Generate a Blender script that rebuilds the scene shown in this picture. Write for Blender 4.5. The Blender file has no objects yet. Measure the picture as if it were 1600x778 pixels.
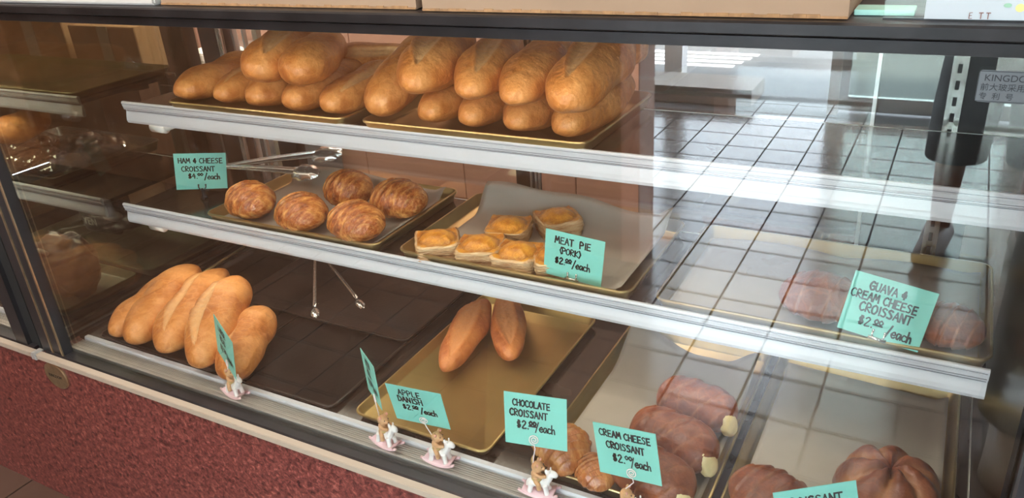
import bpy, bmesh, math, random
from mathutils import Vector, Matrix, noise
sc = bpy.context.scene
C = sc.collection
PI = math.pi

# ---------------------------------------------------------------- camera
R = [[0.87748778, 0.47498812, -0.06634362], [0.15276991, -0.40795071, -0.90013198], [-0.45461692, 0.7797195, -0.43053565]]
cam_d = bpy.data.cameras.new('camera'); cam = bpy.data.objects.new('camera', cam_d); C.objects.link(cam)
cam_d.sensor_width = 36; cam_d.lens = 1239.43 / 1600 * 36; cam_d.clip_start = 0.02
M4 = Matrix(((R[0][0], -R[1][0], -R[2][0], 0), (R[0][1], -R[1][1], -R[2][1], 0), (R[0][2], -R[1][2], -R[2][2], 1.37), (0, 0, 0, 1)))
M4 = Matrix([[R[0][j], -R[1][j], -R[2][j], (0, 0, 1.37)[j]] for j in range(3)] + [[0, 0, 0, 1]])
cam.matrix_world = M4
sc.camera = cam

# ---------------------------------------------------------------- light and exposure
sc.view_settings.view_transform = 'Standard'; sc.view_settings.look = 'None'
sc.view_settings.exposure = 0.30; sc.view_settings.gamma = 1; sc.view_settings.use_curve_mapping = False
W = bpy.data.worlds.new('sky'); sc.world = W; W.use_nodes = True
bg = W.node_tree.nodes['Background']; bg.inputs[0].default_value = (0.76, 0.88, 1.0, 1); bg.inputs[1].default_value = 15.0
sun_d = bpy.data.lights.new('sun', 'SUN'); sun_d.energy = 30.0; sun_d.angle = math.radians(9); sun_d.color = (1, 0.95, 0.86)
sun = bpy.data.objects.new('sun', sun_d); C.objects.link(sun); sun.location = (0, -6, 8)
sun.rotation_euler = Vector((0.25, -0.31, -1.0)).to_track_quat('-Z', 'Y').to_euler()
def area(name, loc, aim, sx, sy, power, col, portal=False):
    d = bpy.data.lights.new(name, 'AREA'); d.shape = 'RECTANGLE'; d.size = sx; d.size_y = sy; d.energy = power; d.color = col
    o = bpy.data.objects.new(name, d); C.objects.link(o); o.location = loc
    o.rotation_euler = (Vector(aim) - Vector(loc)).to_track_quat('-Z', 'Y').to_euler()
    if portal: d.cycles.is_portal = True
    return o
area('ceiling_lamp_light', (-1.5, -0.2, 2.70), (-1.5, 0.0, 0), 1.2, 1.2, 46, (1, 0.93, 0.84))
area('back_aisle_fill_light', (-0.9, 1.75, 2.70), (-0.9, 1.75, 0), 2.6, 0.3, 125, (1, 0.93, 0.84))  # added fill over the service aisle, brightens the salmon wall; no fixture

for nm, yy, zz, pw in (('case_lamp_light_top', 0.875, 1.188, 1.9), ('case_lamp_light_middle', 1.112, 0.925, .50), ('case_lamp_light_low', 1.092, 0.682, 1.1)):
    area(nm, (-0.8, yy, zz), (-0.8, yy + .10, 0.2), 1.55, 0.02, pw, (1, 0.88, 0.70))
for yy, zz, pw in ((0.875, 1.188, 2.6), (1.115, 0.928, 1.3), (1.095, 0.686, 2.2)):
    area('neighbour_case_fill_light', (-2.5, yy, zz), (-2.5, yy + .06, 0.2), 1.4, 0.02, pw, (1, 0.86, 0.66))  # added fill strips that lift the neighbouring case's dull interior

# ---------------------------------------------------------------- materials
def nt(name):
    m = bpy.data.materials.new(name); m.use_nodes = True
    return m, m.node_tree, m.node_tree.nodes['Principled BSDF']
def mat(name, col, rough=0.5, metal=0, spec=0.5, coat=0, noise_amt=0, noise_scale=20, bump=0, bump_scale=60, emit=None):
    m, t, b = nt(name)
    b.inputs['Base Color'].default_value = (*col, 1); b.inputs['Roughness'].default_value = rough
    b.inputs['Metallic'].default_value = metal; b.inputs['Specular IOR Level'].default_value = spec
    b.inputs['Coat Weight'].default_value = coat; b.inputs['Coat Roughness'].default_value = 0.15
    if emit: b.inputs['Emission Color'].default_value = (*col, 1); b.inputs['Emission Strength'].default_value = emit
    if noise_amt or bump:
        tc = t.nodes.new('ShaderNodeTexCoord')
    if noise_amt:
        n = t.nodes.new('ShaderNodeTexNoise'); n.inputs['Scale'].default_value = noise_scale; n.inputs['Detail'].default_value = 5
        r = t.nodes.new('ShaderNodeValToRGB')
        r.color_ramp.elements[0].position = 0.3; r.color_ramp.elements[1].position = 0.7
        r.color_ramp.elements[0].color = (*[max(0, c * (1 - noise_amt)) for c in col], 1)
        r.color_ramp.elements[1].color = (*[min(1, c * (1 + noise_amt)) for c in col], 1)
        t.links.new(tc.outputs['Object'], n.inputs['Vector']); t.links.new(n.outputs['Fac'], r.inputs['Fac'])
        t.links.new(r.outputs['Color'], b.inputs['Base Color'])
    if bump:
        n2 = t.nodes.new('ShaderNodeTexNoise'); n2.inputs['Scale'].default_value = bump_scale; n2.inputs['Detail'].default_value = 4
        bp = t.nodes.new('ShaderNodeBump'); bp.inputs['Strength'].default_value = bump; bp.inputs['Distance'].default_value = 0.002
        t.links.new(tc.outputs['Object'], n2.inputs['Vector']); t.links.new(n2.outputs['Fac'], bp.inputs['Height'])
        t.links.new(bp.outputs['Normal'], b.inputs['Normal'])
    return m
def crust(name, c1, c2, c3, scale=14, rough=0.42, stretch=(1, 1, 1), bscale=90, bstr=0.35, coat=0.0, speck=None):
    """baked surface: three tones by noise, a pale tone where the mesh attribute 'open' is 1"""
    m, t, b = nt(name); N = t.nodes; L = t.links
    tc = N.new('ShaderNodeTexCoord'); mp = N.new('ShaderNodeMapping'); mp.inputs['Scale'].default_value = stretch
    L.new(tc.outputs['Object'], mp.inputs['Vector'])
    n = N.new('ShaderNodeTexNoise'); n.inputs['Scale'].default_value = scale; n.inputs['Detail'].default_value = 6; n.inputs['Roughness'].default_value = 0.6
    L.new(mp.outputs['Vector'], n.inputs['Vector'])
    r = N.new('ShaderNodeValToRGB'); e = r.color_ramp.elements
    e[0].position = 0.34; e[0].color = (*c1, 1); e[1].position = 0.66; e[1].color = (*c3, 1)
    k = e.new(0.5); k.color = (*c2, 1)
    L.new(n.outputs['Fac'], r.inputs['Fac'])
    at = N.new('ShaderNodeAttribute'); at.attribute_name = 'open'
    mx = N.new('ShaderNodeMix'); mx.data_type = 'RGBA'
    L.new(at.outputs['Fac'], mx.inputs['Factor']); L.new(r.outputs['Color'], mx.inputs['A'])
    mx.inputs['B'].default_value = (*(speck or c3), 1)
    L.new(mx.outputs['Result'], b.inputs['Base Color'])
    b.inputs['Roughness'].default_value = rough; b.inputs['Coat Weight'].default_value = coat; b.inputs['Coat Roughness'].default_value = 0.2
    vo = N.new('ShaderNodeTexVoronoi'); vo.feature = 'DISTANCE_TO_EDGE'; vo.inputs['Scale'].default_value = scale * 2.6
    wr_ = N.new('ShaderNodeMix'); wr_.data_type = 'VECTOR'; wr_.inputs['Factor'].default_value = 0.06
    L.new(mp.outputs['Vector'], wr_.inputs['A']); L.new(n.outputs['Color'], wr_.inputs['B']); L.new(wr_.outputs['Result'], vo.inputs['Vector'])
    cr = N.new('ShaderNodeMapRange'); cr.inputs['From Min'].default_value = 0.0; cr.inputs['From Max'].default_value = 0.06; cr.inputs['To Min'].default_value = 0.30; cr.inputs['To Max'].default_value = 0.0
    L.new(vo.outputs['Distance'], cr.inputs['Value'])
    m2 = N.new('ShaderNodeMix'); m2.data_type = 'RGBA'; L.new(cr.outputs['Result'], m2.inputs['Factor']); L.new(mx.outputs['Result'], m2.inputs['A']); m2.inputs['B'].default_value = (*[min(1, c * 1.25) for c in c3], 1)
    L.new(m2.outputs['Result'], b.inputs['Base Color'])
    n2 = N.new('ShaderNodeTexNoise'); n2.inputs['Scale'].default_value = bscale; n2.inputs['Detail'].default_value = 5
    L.new(mp.outputs['Vector'], n2.inputs['Vector'])
    bp = N.new('ShaderNodeBump'); bp.inputs['Strength'].default_value = bstr; bp.inputs['Distance'].default_value = 0.006
    L.new(n2.outputs['Fac'], bp.inputs['Height']); L.new(bp.outputs['Normal'], b.inputs['Normal'])
    return m
def glass(name, tint=(0.96, 0.98, 0.97), k=1.5, add=0.01):
    m = bpy.data.materials.new(name); m.use_nodes = True; t = m.node_tree; N = t.nodes; L = t.links
    N.remove(N['Principled BSDF'])
    tr = N.new('ShaderNodeBsdfTransparent'); tr.inputs[0].default_value = (*tint, 1)
    gl = N.new('ShaderNodeBsdfGlossy'); gl.inputs['Roughness'].default_value = 0.0; gl.inputs[0].default_value = (1, 1, 1, 1)
    fr = N.new('ShaderNodeFresnel')
    ge = N.new('ShaderNodeNewGeometry'); io = N.new('ShaderNodeMapRange')   # same index seen from either side of the thin pane
    io.inputs['To Min'].default_value = 1.52; io.inputs['To Max'].default_value = 1 / 1.52
    L.new(ge.outputs['Backfacing'], io.inputs['Value']); L.new(io.outputs['Result'], fr.inputs['IOR'])
    ma = N.new('ShaderNodeMath'); ma.operation = 'MULTIPLY_ADD'; ma.inputs[1].default_value = k; ma.inputs[2].default_value = add; ma.use_clamp = True
    mx = N.new('ShaderNodeMixShader')
    L.new(fr.outputs[0], ma.inputs[0]); L.new(ma.outputs[0], mx.inputs[0]); L.new(tr.outputs[0], mx.inputs[1]); L.new(gl.outputs[0], mx.inputs[2])
    L.new(mx.outputs[0], N['Material Output'].inputs['Surface'])
    return m

m_loaf = crust('golden_loaf_crust', (0.42, 0.115, 0.020), (0.62, 0.225, 0.050), (0.80, 0.36, 0.115), 13, 0.40, speck=(0.84, 0.50, 0.23), bscale=75, bstr=0.55)
m_loaf_dark = crust('browned_loaf_crust', (0.32, 0.085, 0.022), (0.50, 0.155, 0.042), (0.62, 0.24, 0.07), 14, 0.45, speck=(0.60, 0.27, 0.11))
m_flaky = crust('flaky_egg_washed_crust', (0.16, 0.030, 0.006), (0.42, 0.105, 0.019), (0.82, 0.36, 0.095), 26, 0.26, (1, 2.6, 1.4), 75, 1.0, 0.4, speck=(0.82, 0.48, 0.17))
m_choc = crust('glossy_croissant_crust', (0.26, 0.065, 0.014), (0.42, 0.13, 0.03), (0.62, 0.28, 0.085), 16, 0.26, (3.5, 1, 1), 50, 0.5, 0.5, speck=(0.66, 0.36, 0.14))
m_roll = crust('smooth_reddish_brown_crust', (0.11, 0.026, 0.009), (0.19, 0.046, 0.015), (0.29, 0.085, 0.028), 11, 0.38, bscale=60, bstr=0.5, speck=(0.36, 0.15, 0.055))
m_puff = crust('puff_pastry_layers', (0.50, 0.22, 0.08), (0.76, 0.46, 0.22), (0.86, 0.64, 0.38), 14, 0.55, (1, 1, 9), 60, 0.8, speck=(0.45, 0.15, 0.03))
m_puff_top = crust('egg_washed_puff_top', (0.46, 0.14, 0.018), (0.72, 0.29, 0.035), (0.88, 0.46, 0.07), 26, 0.28, bscale=60, bstr=0.6, coat=0.4, speck=(0.4, 0.14, 0.02))
m_cheese = mat('pale_cheese', (0.82, 0.66, 0.34), 0.5, noise_amt=0.12, noise_scale=60, bump=0.4)
m_gold = mat('champagne_pan_metal', (0.46, 0.35, 0.165), 0.30, 0.85, noise_amt=0.12, noise_scale=12, bump=0.08, bump_scale=200)
m_black_pan = mat('blackened_steel_pan', (0.022, 0.017, 0.015), 0.30, 0.3, noise_amt=0.35, noise_scale=9, bump=0.1, bump_scale=120)
m_paper = mat('baking_paper', (0.37, 0.335, 0.29), 0.55, noise_amt=0.05, noise_scale=14, bump=0.15, bump_scale=30)
m_lip = mat('white_enamelled_rail', (0.60, 0.61, 0.64), 0.35, bump=0.02, bump_scale=20)
m_shelf = mat('dark_shelf_plate', (0.030, 0.021, 0.016), 0.16, noise_amt=0.2, noise_scale=6)
m_edge = mat('polished_glass_edge', (0.80, 0.86, 0.83), 0.2)
m_black = mat('black_frame_lacquer', (0.020, 0.018, 0.019), 0.30, noise_amt=0.3, noise_scale=14, bump=0.15, bump_scale=40)
m_black_top = mat('scuffed_black_rail', (0.013, 0.011, 0.011), 0.40, spec=0.28, noise_amt=0.45, noise_scale=18, bump=0.25, bump_scale=50)
m_alu = mat('brushed_aluminium', (0.62, 0.62, 0.60), 0.32, 0.8, noise_amt=0.08, noise_scale=40)
m_alu_dull = mat('dull_ribbed_aluminium', (0.46, 0.45, 0.43), 0.42, 0.5, noise_amt=0.12, noise_scale=20)
m_steel = mat('polished_stainless_steel', (0.66, 0.64, 0.61), 0.22, 0.85)
m_tan = mat('cream_edge_strip', (0.37, 0.305, 0.235), 0.5)
m_card = mat('mint_card', (0.215, 0.60, 0.505), 0.6)
m_ink = mat('black_marker_ink', (0.012, 0.012, 0.014), 0.5)
m_white = mat('white_plastic', (0.82, 0.80, 0.75), 0.35)
m_wire = mat('pink_white_wire', (0.85, 0.74, 0.72), 0.35)
m_pink = mat('pale_pink_ceramic', (0.80, 0.52, 0.56), 0.35)
m_horse = mat('white_ceramic', (0.86, 0.82, 0.80), 0.3)
m_bear = mat('tan_ceramic', (0.60, 0.33, 0.16), 0.4, noise_amt=0.2, noise_scale=120)
m_saddle = mat('olive_ceramic', (0.48, 0.34, 0.13), 0.4)
m_ear = mat('pink_ear_ceramic', (0.78, 0.36, 0.28), 0.4)
m_cardboard = mat('brown_cardboard', (0.285, 0.185, 0.115), 0.8, noise_amt=0.08, noise_scale=8, bump=0.1, bump_scale=90)
m_carton_dark = mat('cardboard_cut_edge', (0.30, 0.16, 0.07), 0.9, noise_amt=0.3, noise_scale=90)
m_black_plastic = mat('black_plastic', (0.012, 0.012, 0.012), 0.4)
m_brass = mat('brushed_brass', (0.55, 0.42, 0.26), 0.3, 0.9, noise_amt=0.15, noise_scale=60)
m_glass = glass('clear_glass')
m_front = glass('front_glass', (0.97, 0.98, 0.97), 1.6, 0.012)
m_side = glass('side_glass', (0.88, 0.89, 0.84), 1.2, 0.01)
m_green_glass = glass('green_door_glass', (0.80, 0.87, 0.83), 1.2, 0.03)
m_film = glass('clear_film', (0.95, 0.95, 0.95), 2.2, 0.03)
m_olive = mat('olive_tray_metal', (0.27, 0.23, 0.10), 0.45, 0.3)
m_green_tray = mat('grey_green_tray', (0.085, 0.095, 0.060), 0.35)
m_purple = mat('dark_purple_pack', (0.07, 0.045, 0.06), 0.3, noise_amt=0.6, noise_scale=40, bump=0.5, bump_scale=70)
m_blue = mat('blue_print_film', (0.07, 0.11, 0.38), 0.25, noise_amt=0.5, noise_scale=30, bump=0.4, bump_scale=40)
m_grey_film = mat('crinkled_grey_film', (0.30, 0.30, 0.31), 0.22, 0.3, noise_amt=0.7, noise_scale=35, bump=1.0, bump_scale=35)
m_salmon = mat('salmon_glazed_tile', (0.50, 0.275, 0.20), 0.35, noise_amt=0.06, noise_scale=4)
m_joint = mat('dark_tile_joint', (0.06, 0.05, 0.05), 0.9)
m_floor_tile = mat('glazed_brown_tile', (0.095, 0.060, 0.045), 0.26, coat=0.65, noise_amt=0.10, noise_scale=5)
m_beige = mat('beige_plaster', (0.30, 0.25, 0.21), 0.8, noise_amt=0.05, noise_scale=4)
m_wood = mat('brown_panel', (0.24, 0.13, 0.075), 0.5, noise_amt=0.3, noise_scale=5)
m_pave = mat('pale_concrete', (0.15, 0.15, 0.148), 0.8, noise_amt=0.08, noise_scale=2)
m_ceiling = mat('white_ceiling_paint', (0.72, 0.70, 0.66), 0.9)

def granite():
    m, t, b = nt('red_speckled_laminate'); N = t.nodes; L = t.links
    tc = N.new('ShaderNodeTexCoord')
    n = N.new('ShaderNodeTexNoise'); n.inputs['Distortion'].default_value = 0.6; n.inputs['Scale'].default_value = 88; n.inputs['Detail'].default_value = 10; n.inputs['Roughness'].default_value = 0.72
    v = N.new('ShaderNodeTexVoronoi'); v.inputs['Scale'].default_value = 95
    L.new(tc.outputs['Object'], n.inputs['Vector']); L.new(n.outputs['Color'], v.inputs['Vector'])
    L.new(tc.outputs['Object'], v.inputs['Vector'])
    r = N.new('ShaderNodeValToRGB'); e = r.color_ramp.elements
    e[0].position = 0.34; e[0].color = (0.014, 0.005, 0.005, 1); e[1].position = 0.66; e[1].color = (0.40, 0.125, 0.095, 1)
    k = e.new(0.45); k.color = (0.115, 0.029, 0.025, 1); k = e.new(0.56); k.color = (0.20, 0.054, 0.043, 1)
    L.new(n.outputs['Fac'], r.inputs['Fac']); L.new(r.outputs['Color'], b.inputs['Base Color'])
    b.inputs['Roughness'].default_value = 0.38
    return m
m_granite = granite()

# ---------------------------------------------------------------- mesh helpers
def obj(name, bm, m, parent=None, smooth=False, loc=None):
    me = bpy.data.meshes.new(name); bmesh.ops.recalc_face_normals(bm, faces=bm.faces[:]); bm.to_mesh(me); bm.free()
    me.materials.append(m)
    if smooth:
        for p in me.polygons: p.use_smooth = True
    o = bpy.data.objects.new(name, me); C.objects.link(o)
    if loc: o.location = loc
    if parent: o.parent = parent
    return o
def tag(o, label=None, cat=None, group=None, kind=None):
    if label: o['label'] = label
    if cat: o['category'] = cat
    if group: o['group'] = group
    if kind: o['kind'] = kind
    return o
def thing(name, label, cat, loc=(0, 0, 0), rot=(0, 0, 0), group=None):
    o = bpy.data.objects.new(name, None); C.objects.link(o); o.location = loc; o.rotation_euler = rot; o.empty_display_size = 0.05
    return tag(o, label, cat, group)
def box(bm, x0, x1, y0, y1, z0, z1):
    vs = [bm.verts.new(p) for p in ((x0, y0, z0), (x1, y0, z0), (x1, y1, z0), (x0, y1, z0), (x0, y0, z1), (x1, y0, z1), (x1, y1, z1), (x0, y1, z1))]
    for f in ((0, 3, 2, 1), (4, 5, 6, 7), (0, 1, 5, 4), (1, 2, 6, 5), (2, 3, 7, 6), (3, 0, 4, 7)): bm.faces.new([vs[i] for i in f])
    return bm
def B(*a, bev=0):
    bm = box(bmesh.new(), *a)
    if bev: bmesh.ops.bevel(bm, geom=bm.edges[:], offset=bev, segments=2, affect='EDGES')
    return bm
def prism_x(prof, x0, x1):
    """(y,z) outline extruded along x"""
    bm = bmesh.new(); a = [bm.verts.new((x0, y, z)) for y, z in prof]; b = [bm.verts.new((x1, y, z)) for y, z in prof]
    n = len(prof)
    for i in range(n): bm.faces.new((a[i], a[(i + 1) % n], b[(i + 1) % n], b[i]))
    bm.faces.new(a[::-1]); bm.faces.new(b)
    return bm
def tube(bm, pts, r, n=8):
    pts = [Vector(p) for p in pts]; rings = []; up = None
    for i, p in enumerate(pts):
        d = (pts[min(i + 1, len(pts) - 1)] - pts[max(i - 1, 0)]).normalized()
        if up is None: up = d.orthogonal().normalized()
        up = (up - d * up.dot(d)).normalized(); s = d.cross(up)
        rr = r[i] if isinstance(r, (list, tuple)) else r
        rings.append([bm.verts.new(p + (up * math.cos(2 * PI * k / n) + s * math.sin(2 * PI * k / n)) * rr) for k in range(n)])
    for a, b in zip(rings, rings[1:]):
        for k in range(n): bm.faces.new((a[k], a[(k + 1) % n], b[(k + 1) % n], b[k]))
    bm.faces.new(rings[0][::-1]); bm.faces.new(rings[-1])
    return bm
def ellipsoid(bm, c, r, rot=(0, 0, 0), u=14, v=10):
    from mathutils import Euler
    M = Matrix.Translation(c) @ Euler(rot).to_matrix().to_4x4() @ Matrix.Diagonal((r[0], r[1], r[2], 1))
    bmesh.ops.create_uvsphere(bm, u_segments=u, v_segments=v, radius=1, matrix=M)
    return bm
def rrect(w, d, r, z, n=6):
    p = []
    r = min(r, w / 2 - 1e-4, d / 2 - 1e-4)
    for cx, cy, a0 in ((w / 2 - r, d / 2 - r, 0), (-w / 2 + r, d / 2 - r, PI / 2), (-w / 2 + r, -d / 2 + r, PI), (w / 2 - r, -d / 2 + r, 1.5 * PI)):
        for k in range(n + 1):
            a = a0 + PI / 2 * k / n; p.append((cx + r * math.cos(a), cy + r * math.sin(a), z))
    return p
def loft(loops, cap0=True, cap1=True):
    bm = bmesh.new(); rs = [[bm.verts.new(p) for p in l] for l in loops]; n = len(rs[0])
    for a, b in zip(rs, rs[1:]):
        for k in range(n): bm.faces.new((a[k], a[(k + 1) % n], b[(k + 1) % n], b[k]))
    if cap0: bm.faces.new(rs[0][::-1])
    if cap1: bm.faces.new(rs[-1])
    return bm
def grid_closed(fn, nu, nv):
    """closed body of revolution-like grid: fn(u,v)->(point, open) u around, v along with poles at both ends"""
    bm = bmesh.new(); lay = bm.verts.layers.float.new('open'); rows = []
    for j in range(1, nv):
        row = []
        for i in range(nu):
            p, o = fn(i / nu, j / nv); v = bm.verts.new(p); v[lay] = o; row.append(v)
        rows.append(row)
    p0, _ = fn(0, 0); p1, _ = fn(0, 1); a = bm.verts.new(p0); b = bm.verts.new(p1)
    for i in range(nu):
        k = (i + 1) % nu
        bm.faces.new((a, rows[0][k], rows[0][i])); bm.faces.new((b, rows[-1][i], rows[-1][k]))
        for j in range(len(rows) - 1): bm.faces.new((rows[j][i], rows[j][k], rows[j + 1][k], rows[j + 1][i]))
    return bm

# ---------------------------------------------------------------- the setting
def struct(name, bm, m, parent=None, smooth=False):
    o = obj(name, bm, m, parent, smooth); tag(o, kind='structure'); return o
floor = struct('floor', B(-4.6, 2.4, -3.12, 2.2, -0.08, -0.004), m_joint)
tile_me = None
TP = 0.1985; nt_ = 0
bmt = B(-TP / 2 + .0038, TP / 2 - .0038, -TP / 2 + .0045, TP / 2 - .0045, -0.004, 0.0, bev=0.0008)
tile0 = obj('tile', bmt, m_floor_tile, floor)
tile0.location = (-0.1 - 0.0, 0, 0)
X0, Y0 = -0.188, 0
spots = []
for i in range(-12, 8):
    for j in range(-16, 5):
        x = -0.288 + 0.0 + i * TP; y = -0.072 - 0.0 + j * TP
        if y < -3.0 or y > 0.70: continue
        spots.append((abs(x + 0.5) + abs(y + 1.2) * 0.6 if y > -3 else 9, x, y))
spots.sort()
first = True
for _, x, y in spots[:300]:
    t = tile0 if first else tile0.copy()
    if not first: C.objects.link(t)
    first = False
    t.location = (x, y, 0)
bm = bmesh.new()
used = set((round(x, 3), round(y, 3)) for _, x, y in spots[:300])
for i in range(-22, 13):
    for j in range(-16, 12):
        x = -0.288 + i * TP; y = -0.072 + j * TP
        if y < -3.0 or y > 2.0 or x > 2.2 or x < -4.4 or (round(x, 3), round(y, 3)) in used: continue
        h = TP / 2 - .0028; box(bm, x - h, x + h, y - h, y + h, -0.004, 0)
o = obj('tile_field', bm, m_floor_tile, floor); tag(o, kind='stuff')

struct('ceiling', B(-4.6, 2.4, -3.1, 2.2, 2.8, 2.9), m_ceiling)
wb = struct('wall_back', B(-4.6, 2.4, 2.06, 2.2, 0, 2.8), m_joint)
bmw = B(-0.1985, 0.1985, -0.006, 0.004, -0.1985, 0.1985, bev=0.0015)
wt = obj('wall_tile', bmw, m_salmon, wb); first = True
for i in range(-9, 7):
    for j in range(0, 7):
        t = wt if first else wt.copy()
        if not first: C.objects.link(t)
        first = False
        t.location = (-1.155 + i * 0.4, 2.056, 0.20 + j * 0.4 - 0.004)
struct('wall_left', B(-4.7, -4.6, -3.1, 2.2, 0, 2.8), m_wood)
# the shop's own partition left of the entrance, with its pink end post, seen mirrored in the glass
struct('wall_front', B(-4.6, -1.0, -1.05, -0.92, 0, 2.8), m_wood)
struct('trim_1', B(-1.0, -0.93, -1.06, -0.91, 0, 2.8), mat('pinkish_wall_post', (0.60, 0.36, 0.29), 0.6))
# right wall, unseen, with a big window added to bring light onto the case
WY = -1.1
wr = struct('wall_right', box(box(box(B(2.2, 2.32, -3.1, 2.2, 0, 0.9), 2.2, 2.32, -3.1, 2.2, 2.6, 2.8), 2.2, 2.32, -3.1, -3.0, 0.9, 2.6), 2.2, 2.32, WY, 2.2, 0.9, 2.6), m_beige)
w1 = struct('added_window_1', box(box(box(B(2.22, 2.28, -3.0, -2.94, 0.9, 2.6), 2.22, 2.28, WY - .06, WY, 0.9, 2.6), 2.22, 2.28, -2.94, WY - .06, 0.9, 0.96), 2.22, 2.28, -2.03, -1.97, 0.96, 2.6), m_alu)
struct('pane', B(2.245, 2.25, -2.94, WY - .06, 0.96, 2.6), m_glass, w1)
# entrance: low step wall, door leaf, lintel, pavement outside
struct('trim_2', B(-4.6, -1.03, -3.42, -3.08, 0, 0.10), m_beige)
struct('trim_3', B(-0.60, -0.545, -3.14, -3.05, 0, 2.3), m_white)
d1 = struct('door_1', box(box(B(-0.545, -0.50, -3.12, -3.08, 0.02, 2.2), 0.30, 0.35, -3.12, -3.08, 0.02, 2.2), -0.50, 0.30, -3.12, -3.08, 0.02, 0.10), m_alu)
struct('door_pane', B(-0.50, 0.30, -3.105, -3.095, 0.10, 2.2), m_green_glass, d1)
struct('wall_entrance', B(-4.6, 2.4, -3.2, -3.05, 2.3, 2.8), m_beige)
struct('trim_4', B(0.35, 0.50, -3.16, -3.04, 0, 2.3), m_beige)
pv = struct('pavement', B(-9, 9, -14, -3.12, -0.14, -0.02), m_pave)
struct('trim_5', B(-1.72, -1.60, -3.66, -3.54, -0.02, 2.6), mat('white_post_paint', (0.80, 0.76, 0.73), 0.6))
kerb = struct('kerb', B(-9, 9, -5.1, -4.9, -0.02, 0.05), m_pave)
for k in range(4):  # sunlight bands on the pavement, put in as white-coloured strips
    o = struct('sunlit_stripe', B(-2.4, -1.40 + 0.03 * k, -4.18 - 0.13 * k, -4.10 - 0.13 * k, -0.02, -0.016), mat('painted_sunlight', (0.85, 0.85, 0.85), 0.7) if k == 0 else bpy.data.materials['painted_sunlight'], pv)

cl = thing('ceiling_lamp', 'square white ceiling panel lamp above the shop floor', 'lamp', (-1.5, -0.2, 2.72))
obj('lamp_frame', box(box(box(B(-.65, -.60, -.65, .65, 0, .08), .60, .65, -.65, .65, 0, .08), -.6, .6, -.65, -.6, 0, .08), -.6, .6, .6, .65, 0, .08), m_white, cl)
obj('diffuser', B(-.6, .6, -.6, .6, .03, .05), mat('lit_diffuser', (1, 0.95, 0.88), 0.5, emit=2.0), cl)

# ---------------------------------------------------------------- display case
Z3, Z2, Z1, ZT = 0.465, 0.715, 0.958, 1.195
def make_case(x0, x1, label, main):
    t = thing('display_case', label, 'display case', (0, 0, 0))
    obj('base_panel', B(x0, x1 if main else x1 + .021 * (x1 < 0), 0.785, 1.44, 0.0, Z3 - 0.010), m_granite, t)
    obj('base_strip', B(x0, x1 if main else x1 + .015 * (x1 < 0), 0.778, 0.793, Z3 - 0.010, Z3 + 0.003, bev=0.001), m_tan, t)
    obj('sill_rail', prism_x([(0.793, Z3 - 0.01), (0.793, Z3), (0.797, Z3 + 0.004), (0.822, Z3 + 0.004), (0.828, Z3 - 0.01)], x0 + .01, x1 - .01), m_black, t)
    prof = [(0.828, Z3 - 0.012), (0.828, Z3 + 0.006), (0.832, Z3 + 0.006)]
    y = 0.832
    for k in range(7):
        prof += [(y + .0008, Z3 + 0.0005), (y + .0030, Z3 + 0.0005), (y + .0036, Z3 + 0.0032), (y + .0046, Z3 + 0.0032)]; y += .0046
    prof += [(0.868, Z3 - 0.012)]
    obj('ribbed_sill', prism_x(prof, x0 + .045, x1 - .02), m_alu_dull, t)
    obj('sill_edge', prism_x([(0.866, Z3 - .012), (0.866, Z3 + .006), (0.868, Z3 + .010), (0.877, Z3 + .010), (0.879, Z3 - .012)], x0 + .05, x1 - .02), m_lip, t)
    obj('deck', B(x0 + .01, x1 - .01, 0.878, 1.44, Z3 - 0.010, Z3), m_shelf, t)
    # top rail in two bands and the top slab
    obj('top_rail', prism_x([(0.806, ZT), (0.802, ZT + .001), (0.802, ZT + .0125), (0.806, ZT + .0135), (0.850, ZT + .0135), (0.850, ZT)], x0, x1), m_black_top, t)
    obj('top_moulding', prism_x([(0.797, ZT + .0145), (0.795, ZT + .016), (0.795, ZT + .026), (0.798, ZT + .028), (0.85, ZT + .028), (0.85, ZT + .0145)], x0, x1), m_black_top, t)
    obj('top_slab', B(x0, x1, 0.85, 1.46, ZT + .004, ZT + .028), m_black_top, t)
    g = obj('front_glass', B(x0 + .02, x1 - .005, 0.812, 0.817, Z3 + .004, ZT + .004), m_front, t)
    # back frame: posts with slotted standards, sliding door stiles
    for a, b in ((x0 + .02, x0 + .095), (x1 - .235 if main else x1 - .1, x1 - .075 if main else x1 - .02)):
        p = obj('back_post', B(a, b, 1.40, 1.44, Z3, ZT), m_black, t)
    obj('back_rail', B(x0, x1, 1.40, 1.44, Z3, Z3 + .03), m_black, t)
    for nm, xx in (('left', x0 + .01), ('right', x1 - .01)):
        obj('side_glass', B(xx - .002, xx + .002, 0.84, 1.40, Z3, ZT), m_side if xx < 0 else m_glass, t)
        obj('side_rail', B(xx - .008, xx + .008, 0.84, 1.40, ZT - .012, ZT), m_black, t)
        obj('side_rail', B(xx - .006, xx + .006, 0.84, 1.40, Z3, Z3 + .010), m_black, t)
    return t
case = make_case(-1.70, 0.135, 'long glass-fronted bakery display case with three levels of bread, black frame and red speckled base', True)
case2 = make_case(-3.60, -1.722, 'neighbouring glass display case at the left edge, mostly cut off', False)
case3 = make_case(0.168, 1.60, 'neighbouring glass display case cut off at the right edge', False)

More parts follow.
